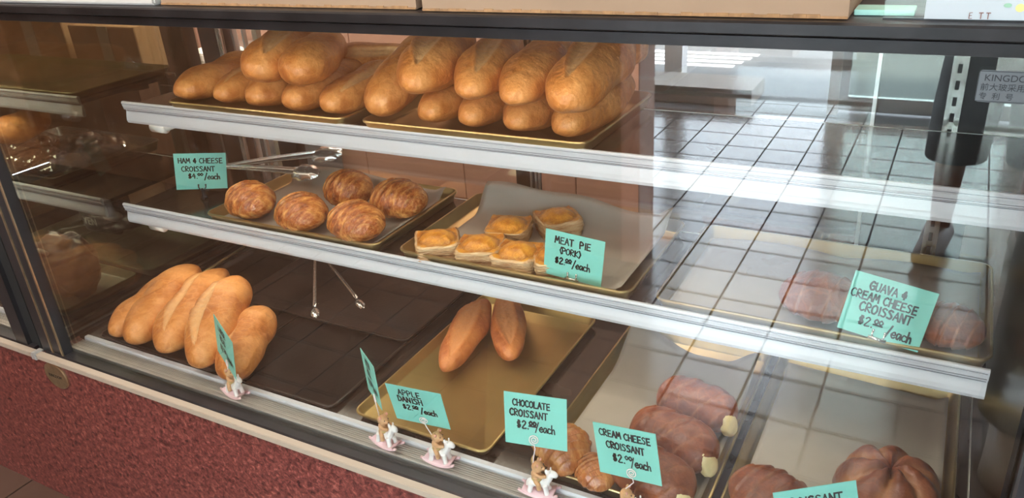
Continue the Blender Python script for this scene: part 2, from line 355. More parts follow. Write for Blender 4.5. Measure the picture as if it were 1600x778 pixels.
# front corner posts with silver edge lines
obj('corner_post', B(-1.705, -1.628, 0.800, 0.822, Z3 - .002, ZT), m_black, case)
obj('corner_trim', B(-1.668, -1.663, 0.7975, 0.801, Z3, ZT), m_brass, case)
obj('corner_trim', B(-1.633, -1.628, 0.7975, 0.801, Z3, ZT), m_brass, case)
obj('corner_post', B(-1.80, -1.755, 0.796, 0.83, Z3 - .002, ZT), m_black, case2)
obj('corner_trim', B(-1.757, -1.722, 0.806, 0.83, Z3 - .002, ZT), mat('black_rubber', (0.006, 0.006, 0.006), 0.8), case2)
obj('end_panel', B(0.1185, 0.1245, 0.84, 1.40, Z3, ZT - .012), m_black, case)
obj('corner_post', B(0.126, 0.165, 0.800, 0.822, Z3 - .002, ZT), m_black, case)
obj('corner_foot', B(-1.718, -1.702, 0.776, 0.80, Z3 - .014, Z3 + .004, bev=.002), m_alu_dull, case)
# slotted standards (silver channel with dark slots)
def standard(x, y, w=0.022):
    s = obj('slotted_standard', box(box(B(x - w / 2, x - w / 2 + .006, y - .008, y, Z3, ZT), x + w / 2 - .006, x + w / 2, y - .008, y, Z3, ZT), x - w / 2, x + w / 2, y - .002, y + .002, Z3, ZT), m_steel, case)
    bm = bmesh.new(); z = Z3 + .03
    while z < ZT - .02:
        box(bm, x - .003, x + .003, y - .0035, y - .0018, z, z + .014); z += .026
    obj('slots', bm, m_black_plastic, s)
    return s
standard(0.008, 1.398); standard(-1.60, 1.398, 0.014)
# sliding doors at the back
for a, b in ((-1.585, -0.79), (-0.76, -0.105)):
    d = obj('sliding_door', B(a, b, 1.425, 1.429, Z3 + .03, ZT), m_glass, case)
    obj('door_stile', B(a, a + .006, 1.418, 1.432, Z3 + .03, ZT), m_alu, d)
    obj('door_stile', B(b - .006, b, 1.418, 1.432, Z3 + .03, ZT), m_alu, d)
obj('back_mullion', B(-0.795, -0.752, 1.405, 1.44, Z3, ZT), m_black, case)
for xx in (-0.757, -0.746, -0.738): obj('mullion_trim', B(xx - .0018, xx + .0018, 1.400, 1.4055, Z3, ZT), m_alu, case)
obj('door_stile', B(-1.535, -1.529, 1.405, 1.415, Z3, ZT), m_alu, case)
obj('door_stile', B(-1.50, -1.485, 1.405, 1.420, Z3, ZT), mat('beige_metal', (0.42, 0.34, 0.25), 0.4), case)
obj('door_stile', B(-1.485, -1.425, 1.405, 1.435, Z3, Z1), m_black, case)
obj('end_liner', B(0.055, 0.125, 1.38, 1.40, Z3, ZT), m_steel, case)
obj('end_strip', B(0.1165, 0.1175, 0.90, 1.39, Z3, Z3 + .013), mat('torn_white_tape', (0.62, 0.62, 0.56), 0.6, noise_amt=.2, noise_scale=60), case)
# round brass badge on the base
bd = obj('badge', loft([[(0.040 * s * math.cos(a) , -d, 0.034 * s * math.sin(a)) for a in [2 * PI * k / 32 for k in range(32)]] for s, d in ((1, 0), (1, .003), (.94, .0045))]), m_brass, case, loc=(-1.655, 0.785, Z3 - .045))

# ---------------------------------------------------------------- stroke lettering
GL = {
 'A': [[(0, 0), (.32, 1), (.62, 0)], [(.12, .38), (.52, .38)]], 'C': [[(.58, .86), (.34, 1), (.06, .68), (.08, .25), (.34, 0), (.6, .14)]],
 'D': [[(.08, 0), (.08, 1), (.45, .85), (.6, .5), (.42, .12), (.04, 0)]], 'E': [[(.58, 1), (.08, .97), (.08, 0), (.6, .02)], [(.08, .5), (.5, .52)]],
 'G': [[(.6, .88), (.3, 1), (.05, .55), (.25, .03), (.6, .1), (.6, .48), (.34, .46)]], 'H': [[(.05, 1), (.05, 0)], [(.58, 1), (.58, 0)], [(0, .5), (.62, .52)]],
 'I': [[(.2, 1), (.2, 0)]], 'K': [[(.08, 1), (.08, 0)], [(.58, 1), (.1, .45), (.6, 0)]], 'L': [[(.1, 1), (.08, .02), (.55, .02)]],
 'M': [[(0, 0), (.1, 1), (.35, .35), (.6, 1), (.72, 0)]], 'N': [[(.03, 0), (.06, 1), (.55, .02), (.6, 1)]],
 'O': [[(.32, 1), (.04, .7), (.06, .2), (.34, 0), (.6, .3), (.58, .8), (.3, 1)]], 'P': [[(.08, -.02), (.08, 1), (.5, .9), (.55, .6), (.1, .45)]],
 'R': [[(.06, 0), (.08, 1), (.5, .88), (.48, .6), (.08, .48), (.6, 0)]], 'S': [[(.56, .9), (.3, 1), (.1, .78), (.5, .38), (.4, .05), (.03, .08)]],
 'T': [[(-.02, .98), (.64, 1)], [(.3, 1), (.3, 0)]], 'U': [[(.05, 1), (.08, .2), (.32, 0), (.56, .2), (.58, 1)]], 'V': [[(0, 1), (.3, 0), (.6, 1)]],
 '&': [[(.55, .3), (.1, .3), (.4, .95), (.38, 0)], [(.02, .5), (.56, .52)]], '$': [[(.5, .8), (.12, .75), (.14, .5), (.5, .42), (.46, .15), (.05, .2)], [(.24, 1.0), (.18, 0)], [(.42, 1.0), (.36, 0)]],
 '2': [[(.05, .8), (.3, 1), (.52, .75), (.05, .02), (.6, .05)]], '4': [[(.35, 1), (.02, .4), (.55, .4)], [(.45, .75), (.42, 0)]], '.': [[(.1, .04), (.16, .0)]],
 'o': [[(.24, 1.05), (.03, .82), (.22, .55), (.46, .8), (.24, 1.05)]], '_': [[(-.2, .40), (.85, .42)]], '/': [[(.42, 1.1), (0, -.15)]],
 'e': [[(.04, .28), (.42, .32), (.3, .58), (.04, .3), (.2, 0), (.46, .1)]], 'a': [[(.42, .5), (.15, .55), (.04, .2), (.2, 0), (.42, .4), (.46, 0)]],
 'c': [[(.4, .48), (.15, .55), (.04, .2), (.2, 0), (.44, .08)]], 'h': [[(.06, 1), (.06, 0), (.12, .4), (.34, .5), (.42, 0)]],
 '(': [[(.3, 1.1), (.08, .5), (.3, -.1)]], ')': [[(.05, 1.1), (.3, .5), (.05, -.1)]], ' ': []}
ADV = {'I': .42, '.': .3, '(': .42, ')': .42, '/': .5, 'e': .56, 'a': .56, 'c': .5, 'h': .56, 'o': .56, '_': 0, 'M': .9, ' ': .45}
def smooth_pts(p, n=4):
    if len(p) < 4: return p
    out = []
    for i in range(len(p) - 1):
        p0 = p[max(i - 1, 0)]; p1 = p[i]; p2 = p[i + 1]; p3 = p[min(i + 2, len(p) - 1)]
        for k in range(n):
            t = k / n
            out.append(tuple(0.5 * (2 * p1[d] + (p2[d] - p0[d]) * t + (2 * p0[d] - 5 * p1[d] + 4 * p2[d] - p3[d]) * t * t + (3 * p1[d] - p0[d] - 3 * p2[d] + p3[d]) * t ** 3) for d in (0, 1)))
    return out + [p[-1]]
def strokes(bm, s, x, z, h, y=-0.0009, w=0.0024, slant=0.0, rnd=None, drop=0.0):
    rnd = rnd or random.Random(1); x0 = x
    for ch in s:
        hh = h
        g = GL.get(ch, [])
        if ch == '_': xx = x - 0.92 * h * .55
        for st in g:
            pts = []
            cur = smooth_pts(st) if ch in 'CDGOPRSUoeach2&$()' else st
            for px, pz in cur:
                if ch == '_': gx = x - .8 * h + px * h * .85
                else: gx = x + px * h * .86
                gz = z + pz * hh - (gx - x0) * drop
                pts.append(Vector((gx + pz * slant * h + rnd.uniform(-.02, .02) * h * .6, 0, gz + rnd.uniform(-.02, .02) * h * .6)))
            ww = w * rnd.uniform(.8, 1.15) / 2
            for a, b in zip(pts, pts[1:]):
                d = b - a
                if d.length < 1e-6: continue
                d.normalize(); nrm = Vector((-d.z, 0, d.x)) * ww; e = d * ww * .7
                q = [a - nrm - e, b - nrm + e, b + nrm + e, a + nrm - e]
                bm.faces.new([bm.verts.new((v.x, y, v.z)) for v in q])
        x += ADV.get(ch, .78) * h * .84
    return bm
from mathutils import Euler
def rodv(w):
    v = Vector(w); a = v.length
    return Matrix.Rotation(a, 4, v.normalized()) if a > 1e-9 else Matrix.Identity(4)
def card(pos, w, h, rv, label, lines, clip=False, dog=False):
    """lines: (text, left fraction, top fraction, letter height)"""
    t = thing('price_card', label, 'price card', pos); t.matrix_world = Matrix.Translation(pos) @ rodv(rv)
    nx = 8; bm = bmesh.new(); th = .0004
    prof = []
    A = []; Bk = []
    for i in range(nx + 1):
        x = -w / 2 + w * i / nx; bow = 0.0
        A.append([bm.verts.new((x, -th, s * h / 2)) for s in (-1, 1)]); Bk.append([bm.verts.new((x, th, s * h / 2)) for s in (-1, 1)])
    for i in range(nx):
        bm.faces.new((A[i][0], A[i + 1][0], A[i + 1][1], A[i][1])); bm.faces.new((Bk[i][0], Bk[i][1], Bk[i + 1][1], Bk[i + 1][0]))
        for s in (0, 1): bm.faces.new((A[i][s], Bk[i][s], Bk[i + 1][s], A[i + 1][s]))
    bm.faces.new((A[0][0], A[0][1], Bk[0][1], Bk[0][0])); bm.faces.new((A[nx][0], Bk[nx][0], Bk[nx][1], A[nx][1]))
    obj('card', bm, m_card, t)
    bm = bmesh.new(); rnd = random.Random(len(label))
    for s, fx, fz, hh in lines:
        strokes(bm, s, -w / 2 + fx * w, h / 2 - fz * h - hh, hh, rnd=rnd, drop=0.02)
    if lines: obj('lettering', bm, m_ink, t)
    return t
def scribble_lines(seedwords): return seedwords
E1 = 'each'
cards = {}
cards['ham'] = card((-1.499, 1.167, 0.787), .112, .0965, (0.1675, 0.2466, 0.8109), 'mint card reading HAM & CHEESE CROISSANT on the middle shelf',
    [('HAM & CHEESE', .08, .12, .0130), ('CROISSANT', .13, .35, .0130), ('$4.oo', .25, .55, .0130), ('/each', .56, .56, .0155)])
cards['meat'] = card((-0.5152, 1.0872, 0.7734), .1043, .0884, (0.0382, 0.1236, 0.0877), 'mint card reading MEAT PIE (PORK), standing before the meat pies',
    [('MEAT  PIE', .17, .11, .0125), ('(PORK)', .26, .33, .0115), ('$2.oo_', .19, .56, .012), ('/each', .49, .56, .0145)])
cards['guava'] = card((-0.0313, 1.0731, 0.7825), .1079, .0884, (-0.2263, 0.1570, 0.0259), 'tilted mint card reading GUAVA & CREAM CHEESE CROISSANT on the middle shelf at right',
    [('GUAVA &', .22, .10, .0115), ('CREAM CHEESE', .03, .28, .0115), ('CROISSANT', .18, .46, .0125), ('$2.oo_', .22, .68, .013), ('/each', .58, .72, .015)])
cards['apple'] = card((-0.6980, 0.8489, 0.5756), .1027, .0881, (0.2208, 0.0192, 0.1134), 'mint card reading APPLE DANISH held above the front sill',
    [('APPLE', .20, .09, .0130), ('DANISH', .16, .28, .0130), ('$2.oo_', .21, .50, .012), ('/each', .53, .52, .014)])
cards['side1'] = card((-1.1513, 0.8520, 0.5791), .1035, .0903, (-0.0355, 0.1803, -0.44), 'mint card turned nearly edge-on in front of the loaves at lower left',
    [('LARGE', .22, .12, .012), ('BREAD', .20, .34, .012), ('$2.oo_', .25, .58, .013), ('/each', .58, .60, .014)])
cards['side2'] = card((-0.8010, 0.8598, 0.5970), .1005, .0804, (-0.0636, -0.1752, -0.649), 'mint card turned nearly edge-on just left of the apple danish card',
    [('BUTTER', .22, .12, .011), ('ROLL', .30, .34, .011), ('$2.oo_', .25, .58, .012), ('/each', .58, .60, .013)])
cards['choc'] = card((-0.4832, 0.8614, 0.6033), .1012, .0877, (-0.1690, -0.0391, 0.1461), 'mint card reading CHOCOLATE CROISSANT held above the front sill',
    [('CHOCOLATE', .14, .12, .0105), ('CROISSANT', .09, .31, .0112), ('$2.oo_', .20, .52, .013), ('/each', .50, .53, .0145)])
cards['cream'] = card((-0.3340, 0.8618, 0.5908), .1010, .0876, (-0.0499, -0.1463, -0.0811), 'mint card reading CREAM CHEESE CROISSANT, without the word guava, above the front sill',
    [('CREAM CHEESE', .09, .10, .0108), ('CROISSANT', .18, .32, .0112), ('$2.oo', .26, .55, .013), ('/each', .55, .57, .0145)])
cards['crois'] = card((-0.0672, 0.8558, 0.5849), .1050, .0881, (-0.0904, -0.2013, 0.4413), 'mint card reading only CROISSANT, cut by the bottom edge of the view',
    [('CROISSANT', .11, .14, .0135), ('$2.oo_', .22, .44, .013), ('/each', .54, .46, .0145)])

# ---------------------------------------------------------------- shelves with price rails
def shelf(label, x0, x1, yf, yb, zt):
    t = thing('display_shelf', label, 'shelf', (0, 0, 0))
    obj('shelf_plate', B(x0 + .004, x1 - .004, yf + .004, yb, zt - .008, zt, bev=.0006), m_shelf, t)
    obj('plate_edge', B(x0 + .004, x1 - .004, yb, yb + .002, zt - .008, zt + .0005), m_edge, t)
    top = zt + .012
    p = [(yf + .006, zt - .010), (yf + .006, top - .003), (yf + .004, top), (yf, top), (yf - .002, top - .003), (yf - .0005, top - .0075), (yf - .0012, top - .0082), (yf + .0004, top - .0125), (yf + .001, top - .018),
         (yf + .005, top - .0185), (yf + .0052, top - .023), (yf + .0038, top - .029), (yf + .0018, top - .036), (yf + .0008, top - .043), (yf + .0025, top - .0485), (yf + .006, top - .050), (yf + .009, top - .047), (yf + .009, zt - .010)]
    ra = obj('price_rail', prism_x(p, x0, x1), m_lip, t)
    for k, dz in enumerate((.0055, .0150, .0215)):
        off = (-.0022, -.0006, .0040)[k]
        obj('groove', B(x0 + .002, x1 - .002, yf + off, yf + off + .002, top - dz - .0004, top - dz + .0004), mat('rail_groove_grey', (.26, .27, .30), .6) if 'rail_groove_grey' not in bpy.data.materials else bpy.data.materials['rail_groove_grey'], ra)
    for xx in (x0 + .10, (x0 + x1) / 2, x1 - .12):
        obj('bracket', prism_x([(yb, zt - .008), (yb, zt - .045), (yb - .02, zt - .045), (yf + .05, zt - .016), (yf + .05, zt - .008)], xx - .0015, xx + .0015), m_black, t)
    obj('lamp_tube', tube(bmesh.new(), [(x0 + .12, yf + .05, zt - .038), (x1 - .12, yf + .05, zt - .038)], .007, 12), m_white, t, True)
    # white end cap of the tube lamp below the rail
    bm = tube(bmesh.new(), [(x0 + .038, yf + .035, zt - .052), (x0 + .078, yf + .035, zt - .052)], .0125, 18)
    tube(bm, [(x0 + .078, yf + .035, zt - .052), (x0 + .12, yf + .05, zt - .038)], [.0085, .007], 12)
    obj('lamp_cap', bm, m_white, t, smooth=True)
    return t
shelf('top display shelf with white price rail, carrying the piled long loaves', -1.59, 0.118, 1.080, 1.356, Z1)
shelf('middle display shelf with white price rail, carrying croissants and meat pies', -1.662, 0.104, 1.060, 1.372, Z2)
shelf('upper white-railed shelf inside the neighbouring case at left', -3.4, -1.745, 1.080, 1.356, Z1)
shelf('middle white-railed shelf inside the neighbouring case at left', -3.4, -1.745, 1.060, 1.372, Z2)

# ---------------------------------------------------------------- pans
def pan_mesh(w, d, h=.024, r=.022):
    L = []
    def l(inset, z, rr): L.append(rrect(w - 2 * inset, d - 2 * inset, max(.004, rr - inset), z))
    l(.012, .0, r); l(.0095, .0015, r); l(.004, h - .005, r); l(.001, h - .0045, r); l(.0, h - .002, r); l(.0012, h, r); l(.004, h + .0002, r); l(.0055, h - .0015, r); l(.012, .0035, r); l(.0145, .0017, r)
    return loft(L)
def pan(label, x0, x1, y0, y1, z, m, h=.024, rot=(0, 0, 0), name='sheet_pan', cat='baking pan', group=None):
    o = obj(name, pan_mesh(x1 - x0, y1 - y0, h), m, None, loc=((x0 + x1) / 2, (y0 + y1) / 2, z))
    for p in o.data.polygons: p.use_smooth = True
    md = o.modifiers.new('edge', 'EDGE_SPLIT'); md.split_angle = math.radians(50)
    o.rotation_euler = rot
    return tag(o, label, cat, group)
P1 = Z1 + .0005; P2 = Z2 + .0005; P3 = Z3 + .0005
pan('champagne sheet pan under the left pile of loaves on the top shelf', -1.44, -.963, 1.073, 1.375, P1, m_gold)
pan('champagne sheet pan under the right pile of loaves on the top shelf', -.927, -.479, 1.073, 1.388, P1, m_gold)
pan('champagne sheet pan under the ham and cheese croissants', -1.392, -.920, 1.062, 1.372, P2, m_gold)
pan('champagne sheet pan under the meat pies', -.874, -.405, 1.062, 1.372, P2, m_gold)
pan('champagne sheet pan with guava pastry at the right of the middle shelf', -.368, .105, 1.062, 1.372, P2, m_gold)
pan('blackened pan under the heaped loaves at lower left', -1.630, -1.245, .884, 1.375, P3, m_black_pan, h=.010)
pan('empty blackened pan lying between the lower left loaves and the gold pan', -1.240, -.935, .884, 1.375, P3, m_black_pan, h=.010)
pan('blackened pan stacked crosswise at the back of the lowest level', -1.43, -.925, 1.115, 1.395, P3 + .012, m_black_pan, h=.014)
pan('gold sheet pan with two slashed torpedo rolls on the lowest level', -.886, -.595, .884, 1.372, P3, mat('bare_gold_pan_metal', (0.44, 0.31, 0.12), .34, .75, noise_amt=.12, noise_scale=8), h=.018)
pan('gold sheet pan lined with paper under the cream cheese rolls', -.519, -.225, .884, 1.372, P3, m_gold)
pan('gold sheet pan lined with paper at the right end of the lowest level', -.213, .098, .884, 1.372, P3, m_gold)
pan('gold pan edge in the neighbouring case at the right border', .20, .50, .90, 1.36, P3 + .04, m_gold)

def paper(label, x0, x1, y0, y1, z, fn, nx=30, ny=22, rx=None):
    bm = bmesh.new(); V = []
    for j in range(ny + 1):
        V.append([bm.verts.new((x0 + (x1 - x0) * i / nx, y0 + (y1 - y0) * j / ny, 0)) for i in range(nx + 1)])
    for j in range(ny):
        for i in range(nx): bm.faces.new((V[j][i], V[j][i + 1], V[j + 1][i + 1], V[j + 1][i]))
    for r in V:
        for v in r:
            u = (v.co.x - x0) / (x1 - x0); w = (v.co.y - y0) / (y1 - y0)
            dx, dy, dz = fn(u, w, v.co.x, v.co.y)
            dz += .0012 * noise.noise(Vector((v.co.x * 14, v.co.y * 14, 3)))
            v.co += Vector((dx, dy, z + max(dz, .0002)))
    o = obj('baking_paper', bm, m_paper, None, True)
    s = o.modifiers.new('thick', 'SOLIDIFY'); s.thickness = .0004; s.offset = 1
    return tag(o, label, 'paper')
sst = lambda e0, e1, x: (lambda t: t * t * (3 - 2 * t))(min(1, max(0, (x - e0) / (e1 - e0))))
def f_crois(u, w, x, y):
    e = sst(.84, 1.0, w); f = sst(.92, 1, u) ; return (0, -.006 * e, .042 * e * (0.75 + .25 * math.sin(u * 5)) + .012 * f)
paper('baking paper under the ham and cheese croissants, curling up at the back', -1.372, -.94, 1.082, 1.352, P2 + .004, f_crois)
def f_pie(u, w, x, y):
    e = sst(.78, 1.0, w); return (0.0, .004 * e, .055 * e * (1 - .45 * sst(.25, 1.0, u)) + .018 * sst(.93, 1, u) + .004 * math.sin(u * 14) * e)
paper('baking paper under the meat pies, standing up along the back rim', -.838, -.428, 1.082, 1.352, P2 + .004, f_pie)
paper('baking paper in the guava pastry pan on the middle shelf', -.350, .088, 1.080, 1.352, P2 + .004, lambda u, w, x, y: (0, 0, .010 * sst(.85, 1, w) * abs(math.sin(u * 6)) + .008 * sst(.95, 1, u)))
def f_p3(u, w, x, y):
    c = sst(.72, 1.05, w) * sst(.55, 0, u) * .055 + sst(.75, 1.0, w) * sst(.75, 1.0, u) * .035 + sst(.14, 0, w) * sst(.30, 0, u) * .040
    return (0, 0, c)
paper('baking paper with raised corners under the cream cheese rolls', -.500, -.244, .902, 1.33, P3 + .004, f_p3)
paper('baking paper in the rightmost pan of the lowest level', -.194, .080, .902, 1.35, P3 + .004, lambda u, w, x, y: (0, 0, .014 * sst(.9, 1, w) * (1 - u) + .012 * sst(.93, 1, u)))

# ---------------------------------------------------------------- long loaves
def loaf(name, A, Bp, rw, rh, seed, label, cat='bread', slash=1.0, m=m_loaf, sang=0.0, swid=.30, bow=0.0, tilt=0.0, pale_end=False, group=None, roll=0.0, tip=3.0):
    A = Vector(A); Bp = Vector(Bp); d = Bp - A; Ln = d.length
    mid = (A + Bp) / 2; rnd = random.Random(seed); ph = rnd.uniform(0, 9)
    def fn(u, v):
        s = 2 * v - 1
        prof = max(0, 1 - abs(s) ** tip) ** (0.52)
        prof *= 1 + .05 * math.sin(v * 7 + ph) + .03 * math.sin(v * 13 + ph * 2)
        a = 2 * PI * u
        cx, cz = math.cos(a), math.sin(a)
        ex = 2.25
        k = (abs(cx) ** ex + abs(cz) ** ex) ** (-1 / ex)
        cx *= k; cz *= k
        if cz < 0: cz *= 0.86
        # slash along the top, a little oblique
        aa = a - PI / 2 - sang - (v - .5) * .5
        while aa > PI: aa -= 2 * PI
        while aa < -PI: aa += 2 * PI
        wv = swid * max(0, 1 - ((v - .5) / .40) ** 2) ** .5 if abs(v - .5) < .40 else 0
        op = 0; rad = 1.0
        if slash and wv > .02:
            q = abs(aa) / wv
            if q < 1.6:
                op = 1 - sst(.75, 1.15, q)
                rad += -.115 * (1 - sst(.45, 1.0, q)) + (.115 if aa > 0 else .045) * math.exp(-((q - 1.12) / .17) ** 2)
                rad += .03 * noise.noise(Vector((v * 26, aa * 9, ph))) * op
        nz = noise.noise(Vector((cx * 1.3 + ph, v * 5, cz * 1.3))) * .085 + noise.noise(Vector((cx * 4, v * 18 + ph, cz * 4))) * .016
        rad += nz
        x = cx * prof * rw * rad; z = cz * prof * rh * rad
        y = s * Ln / 2
        xb = bow * (1 - s * s)
        return Vector((x + xb, y, z)), op * (0.75 + .25 * noise.noise(Vector((v * 30, aa * 12, 1))))
    bm = grid_closed(fn, 84, 72)
    o = obj(name, bm, m, None, True)
    q = d.to_track_quat('Y', 'Z')
    o.matrix_world = Matrix.Translation(mid) @ q.to_matrix().to_4x4() @ Matrix.Rotation(roll, 4, 'Y')
    return tag(o, label, cat, group)
G1 = 'long loaves heaped on the top shelf'
T = lambda s: s
row = [
 ('L1', (-1.398, 1.083, 1.000), (-1.440, 1.365, 1.003), .055, .037, 0, 'leftmost loaf of the top shelf, lying flat on the pan'),
 ('L2', (-1.290, 1.085, .999), (-1.330, 1.355, 1.000), .040, .034, .5, 'small second loaf from the left in the bottom row of the top shelf'),
 ('L3', (-1.195, 1.082, 1.000), (-1.235, 1.365, 1.003), .049, .037, 0, 'third loaf from the left in the bottom row of the top shelf'),
 ('L4', (-1.098, 1.082, 1.000), (-1.128, 1.365, 1.003), .044, .037, .6, 'fourth loaf from the left in the bottom row of the top shelf'),
 ('L5', (-1.005, 1.080, 1.000), (-1.025, 1.370, 1.003), .046, .037, 1, 'loaf with a long pale slash at the right end of the left top pan'),
 ('M2', (-.785, 1.085, 1.000), (-.815, 1.37, 1.003), .044, .037, 0, 'lower loaf tucked between the leaning loaf and its neighbour on the right top pan'),
 ('M3', (-.700, 1.080, 1.000), (-.735, 1.37, 1.003), .043, .037, 0, 'lower loaf in the middle of the right top pan'),
 ('M4', (-.612, 1.078, 1.000), (-.640, 1.37, 1.003), .044, .037, .8, 'lower loaf second from the right on the right top pan'),
 ('M5', (-.523, 1.076, 1.001), (-.540, 1.385, 1.004), .046, .040, .7, 'lowest rightmost loaf on the right top pan'),
]
for k, (n, a, b, rw, rh, sl, lab) in enumerate(row):
    loaf('loaf', a, b, rw, rh, k + 3, lab, slash=sl, sang=.25 if k % 2 else -.3, group=None, swid=.24, roll=.12 * math.sin(k * 2.1))
up = [
 ((-1.118, 1.035, 1.066), (-1.235, 1.330, 1.092), .053, .042, 'loaf with a broad scored top, upper left one of the two on the left pile'),
 ((-1.030, 1.045, 1.066), (-1.130, 1.270, 1.074), .050, .041, 'blunt loaf on the left pile, upper right one of the two'),
 ((-.760, 1.02, 1.068), (-.850, 1.330, 1.090), .051, .043, 'scored loaf lying highest left on the right pile'),
 ((-.655, 1.02, 1.064), (-.745, 1.330, 1.080), .045, .038, 'second loaf from the left in the upper row of the right pile'),
 ((-.572, 1.01, 1.062), (-.635, 1.330, 1.080), .045, .037, 'third loaf from the left in the upper row of the right pile'),
 ((-.485, 1.00, 1.064), (-.530, 1.345, 1.085), .051, .045, 'large loaf at the right of the upper row, above the rightmost lower loaf'),
]
for k, (a, b, rw, rh, lab) in enumerate(up):
    loaf('loaf', a, b, rw, rh, k + 31, lab, slash=1 if k in (0, 2, 3, 5) else 0, sang=(-.15, 0, .1, -.1, 0, .15)[k], swid=.42 if k in (0, 2) else .36)
loaf('loaf', (-.885, 1.075, 1.003), (-.925, 1.34, 1.075), .046, .042, 77, 'loaf leaning steeply at the left rim of the right top pan', slash=.0)
loaf('loaf', (-1.20, 1.335, 1.028), (-.955, 1.345, 1.028), .036, .034, 78, 'loaf lying crosswise behind the left pile, with a white flour patch', slash=1, sang=-.9, swid=.35)
loaf('loaf', (-.49, 1.36, 1.065), (-.60, 1.39, 1.065), .04, .04, 79, 'loaf end showing behind the right pile at its far right', slash=0)

low = [
 ((-1.545, .872, .503), (-1.610, 1.130, .505), .042, .036, 0, .0, 'leftmost loaf at lower left, half hidden behind the next one'),
 ((-1.460, .858, .512), (-1.578, 1.145, .530), .050, .042, 0, .0, 'second loaf from the left at lower left, smooth and unslashed'),
 ((-1.366, .862, .510), (-1.500, 1.160, .528), .052, .042, 1, .28, 'slashed loaf in the middle of the lower left heap'),
 ((-1.155, .852, .508), (-1.285, 1.075, .508), .049, .040, .8, .5, 'broad loaf lying lowest at the right of the lower left heap'),
]
for k, (a, b, rw, rh, sl, sa, lab) in enumerate(low):
    loaf('loaf', a, b, rw, rh, k + 51, lab, slash=sl, sang=sa, swid=.22, bow=-.008)
loaf('loaf', (-1.240, .846, .516), (-1.378, 1.105, .556), .052, .046, 61, 'uppermost slashed loaf of the lower left heap, behind the edge-on card', slash=1, sang=.42, swid=.26, bow=-.006)
for k, (a, b, lab) in enumerate((((-.782, 1.045, .500), (-.845, 1.315, .502), 'left slashed torpedo roll on the bare gold pan'), ((-.682, 1.130, .500), (-.815, 1.360, .502), 'right slashed torpedo roll on the bare gold pan'))):
    loaf('torpedo_roll', a, b, .038, .031, 71 + k, lab, slash=1, sang=(.0, .1)[k], swid=.55, m=m_loaf_dark, tip=1.9)

# ---------------------------------------------------------------- ham and cheese croissants: domes of rolled flaky layers
def croissant(name, pos, L, rw, rh, yaw, seed, label, m=m_flaky, bands=4, step=.10, bend=0.0, skew=.5, roll=0.0, tipx=2.3):
    rnd = random.Random(seed); ph = rnd.uniform(0, 9)
    def fn(u, v):
        s = 2 * v - 1; a = 2 * PI * u
        prof = max(0, 1 - abs(s) ** tipx) ** .55
        cx, cz = math.cos(a), math.sin(a)
        if cz < 0: cz *= .72
        q = abs(s + skew * .22 * math.sin(a * 1.0 + 1.0)) * bands + ph * .1
        fr = q - math.floor(q)
        saw = (1 - fr) * step
        edge = math.exp(-(fr / .14) ** 2) + math.exp(-((fr - 1) / .07) ** 2) * .4
        rad = 1 + saw - step * .5 + .05 * noise.noise(Vector((cx * 2 + ph, v * 6, cz * 2))) + .022 * noise.noise(Vector((cx * 7 + ph, v * 22, cz * 7)))
        y = s * L / 2
        return Vector((cx * prof * rw * rad + bend * (s * s), y, cz * prof * rh * rad)), min(1, .55 * edge * (0.5 + noise.noise(Vector((v * 20, a * 3, ph)))))
    o = obj(name, grid_closed(fn, 48, 64), m, None, True)
    o.location = pos; o.rotation_euler = (roll, 0, yaw)
    return tag(o, label, 'croissant')
zc = P2 + .0395
for k, (x, y, L, w, h, yaw, lab) in enumerate([
 (-1.300, 1.118, .125, .050, .044, 1.25, 'leftmost ham and cheese croissant, nearest the clip-held card'),
 (-1.145, 1.108, .128, .052, .042, 1.15, 'middle ham and cheese croissant of the front row, with a curved seam'),
 (-1.000, 1.108, .132, .053, .043, 1.25, 'front right ham and cheese croissant of the five'),
 (-1.128, 1.242, .118, .050, .046, 1.45, 'rear left ham and cheese croissant, farthest from the glass'),
 (-.985, 1.232, .130, .054, .045, 1.55, 'rear right ham and cheese croissant beside the pan rim')]):
    croissant('croissant', (x, y, zc + (h - .042) * .8), L, w, h, yaw, k + 5, lab, step=.09, bands=3.2, skew=1.2)
croissant('croissant', (-.470, .930, P3 + .036), .108, .043, .037, 1.0, 22, 'chocolate croissant on paper behind the chocolate croissant card', m=m_choc, bands=5, step=.16, bend=-.018, skew=.4)

# cream cheese rolls with a tongue of filling at one end
def cheese_roll(pos, L, rw, rh, yaw, seed, label, fill=True):
    o = croissant('cheese_roll', pos, L, rw, rh, yaw, seed, label, m=m_roll, bands=2.2, step=.07, skew=1.6, tipx=4.2); o['category'] = 'pastry'
    if fill:
        bm = bmesh.new(); rnd = random.Random(seed)
        def fn(u, v):
            a = 2 * PI * u; s = 2 * v - 1; p = max(0, 1 - abs(s) ** 2.6) ** .5
            n = 1 + .25 * noise.noise(Vector((math.cos(a) * 2, math.sin(a) * 2, v * 4 + seed)))
            return Vector((math.cos(a) * p * .021 * n - .010, -L / 2 * .84 + math.sin(a) * .014 * p + .010 * s, s * .027 + .001)), 0
        f = obj('filling', grid_closed(fn, 16, 16), m_cheese, o, True)
    return o
cheese_roll((-.305, 1.120, P3 + .042), .145, .044, .043, 1.40, 1, 'rearmost of the reddish cream cheese rolls, filling showing at its right end')
cheese_roll((-.312, 1.015, P3 + .042), .155, .046, .045, 1.35, 2, 'middle of the reddish cream cheese rolls, with the widest tongue of filling')
cheese_roll((-.318, .922, P3 + .042), .150, .046, .043, 1.25, 3, 'frontmost of the reddish cream cheese rolls, behind its card')
croissant('small_croissant', (-.405, .903, P3 + .030), .08, .03, .026, .9, 9, 'end of a croissant below the cream cheese card', m=m_choc, bands=4, step=.12)
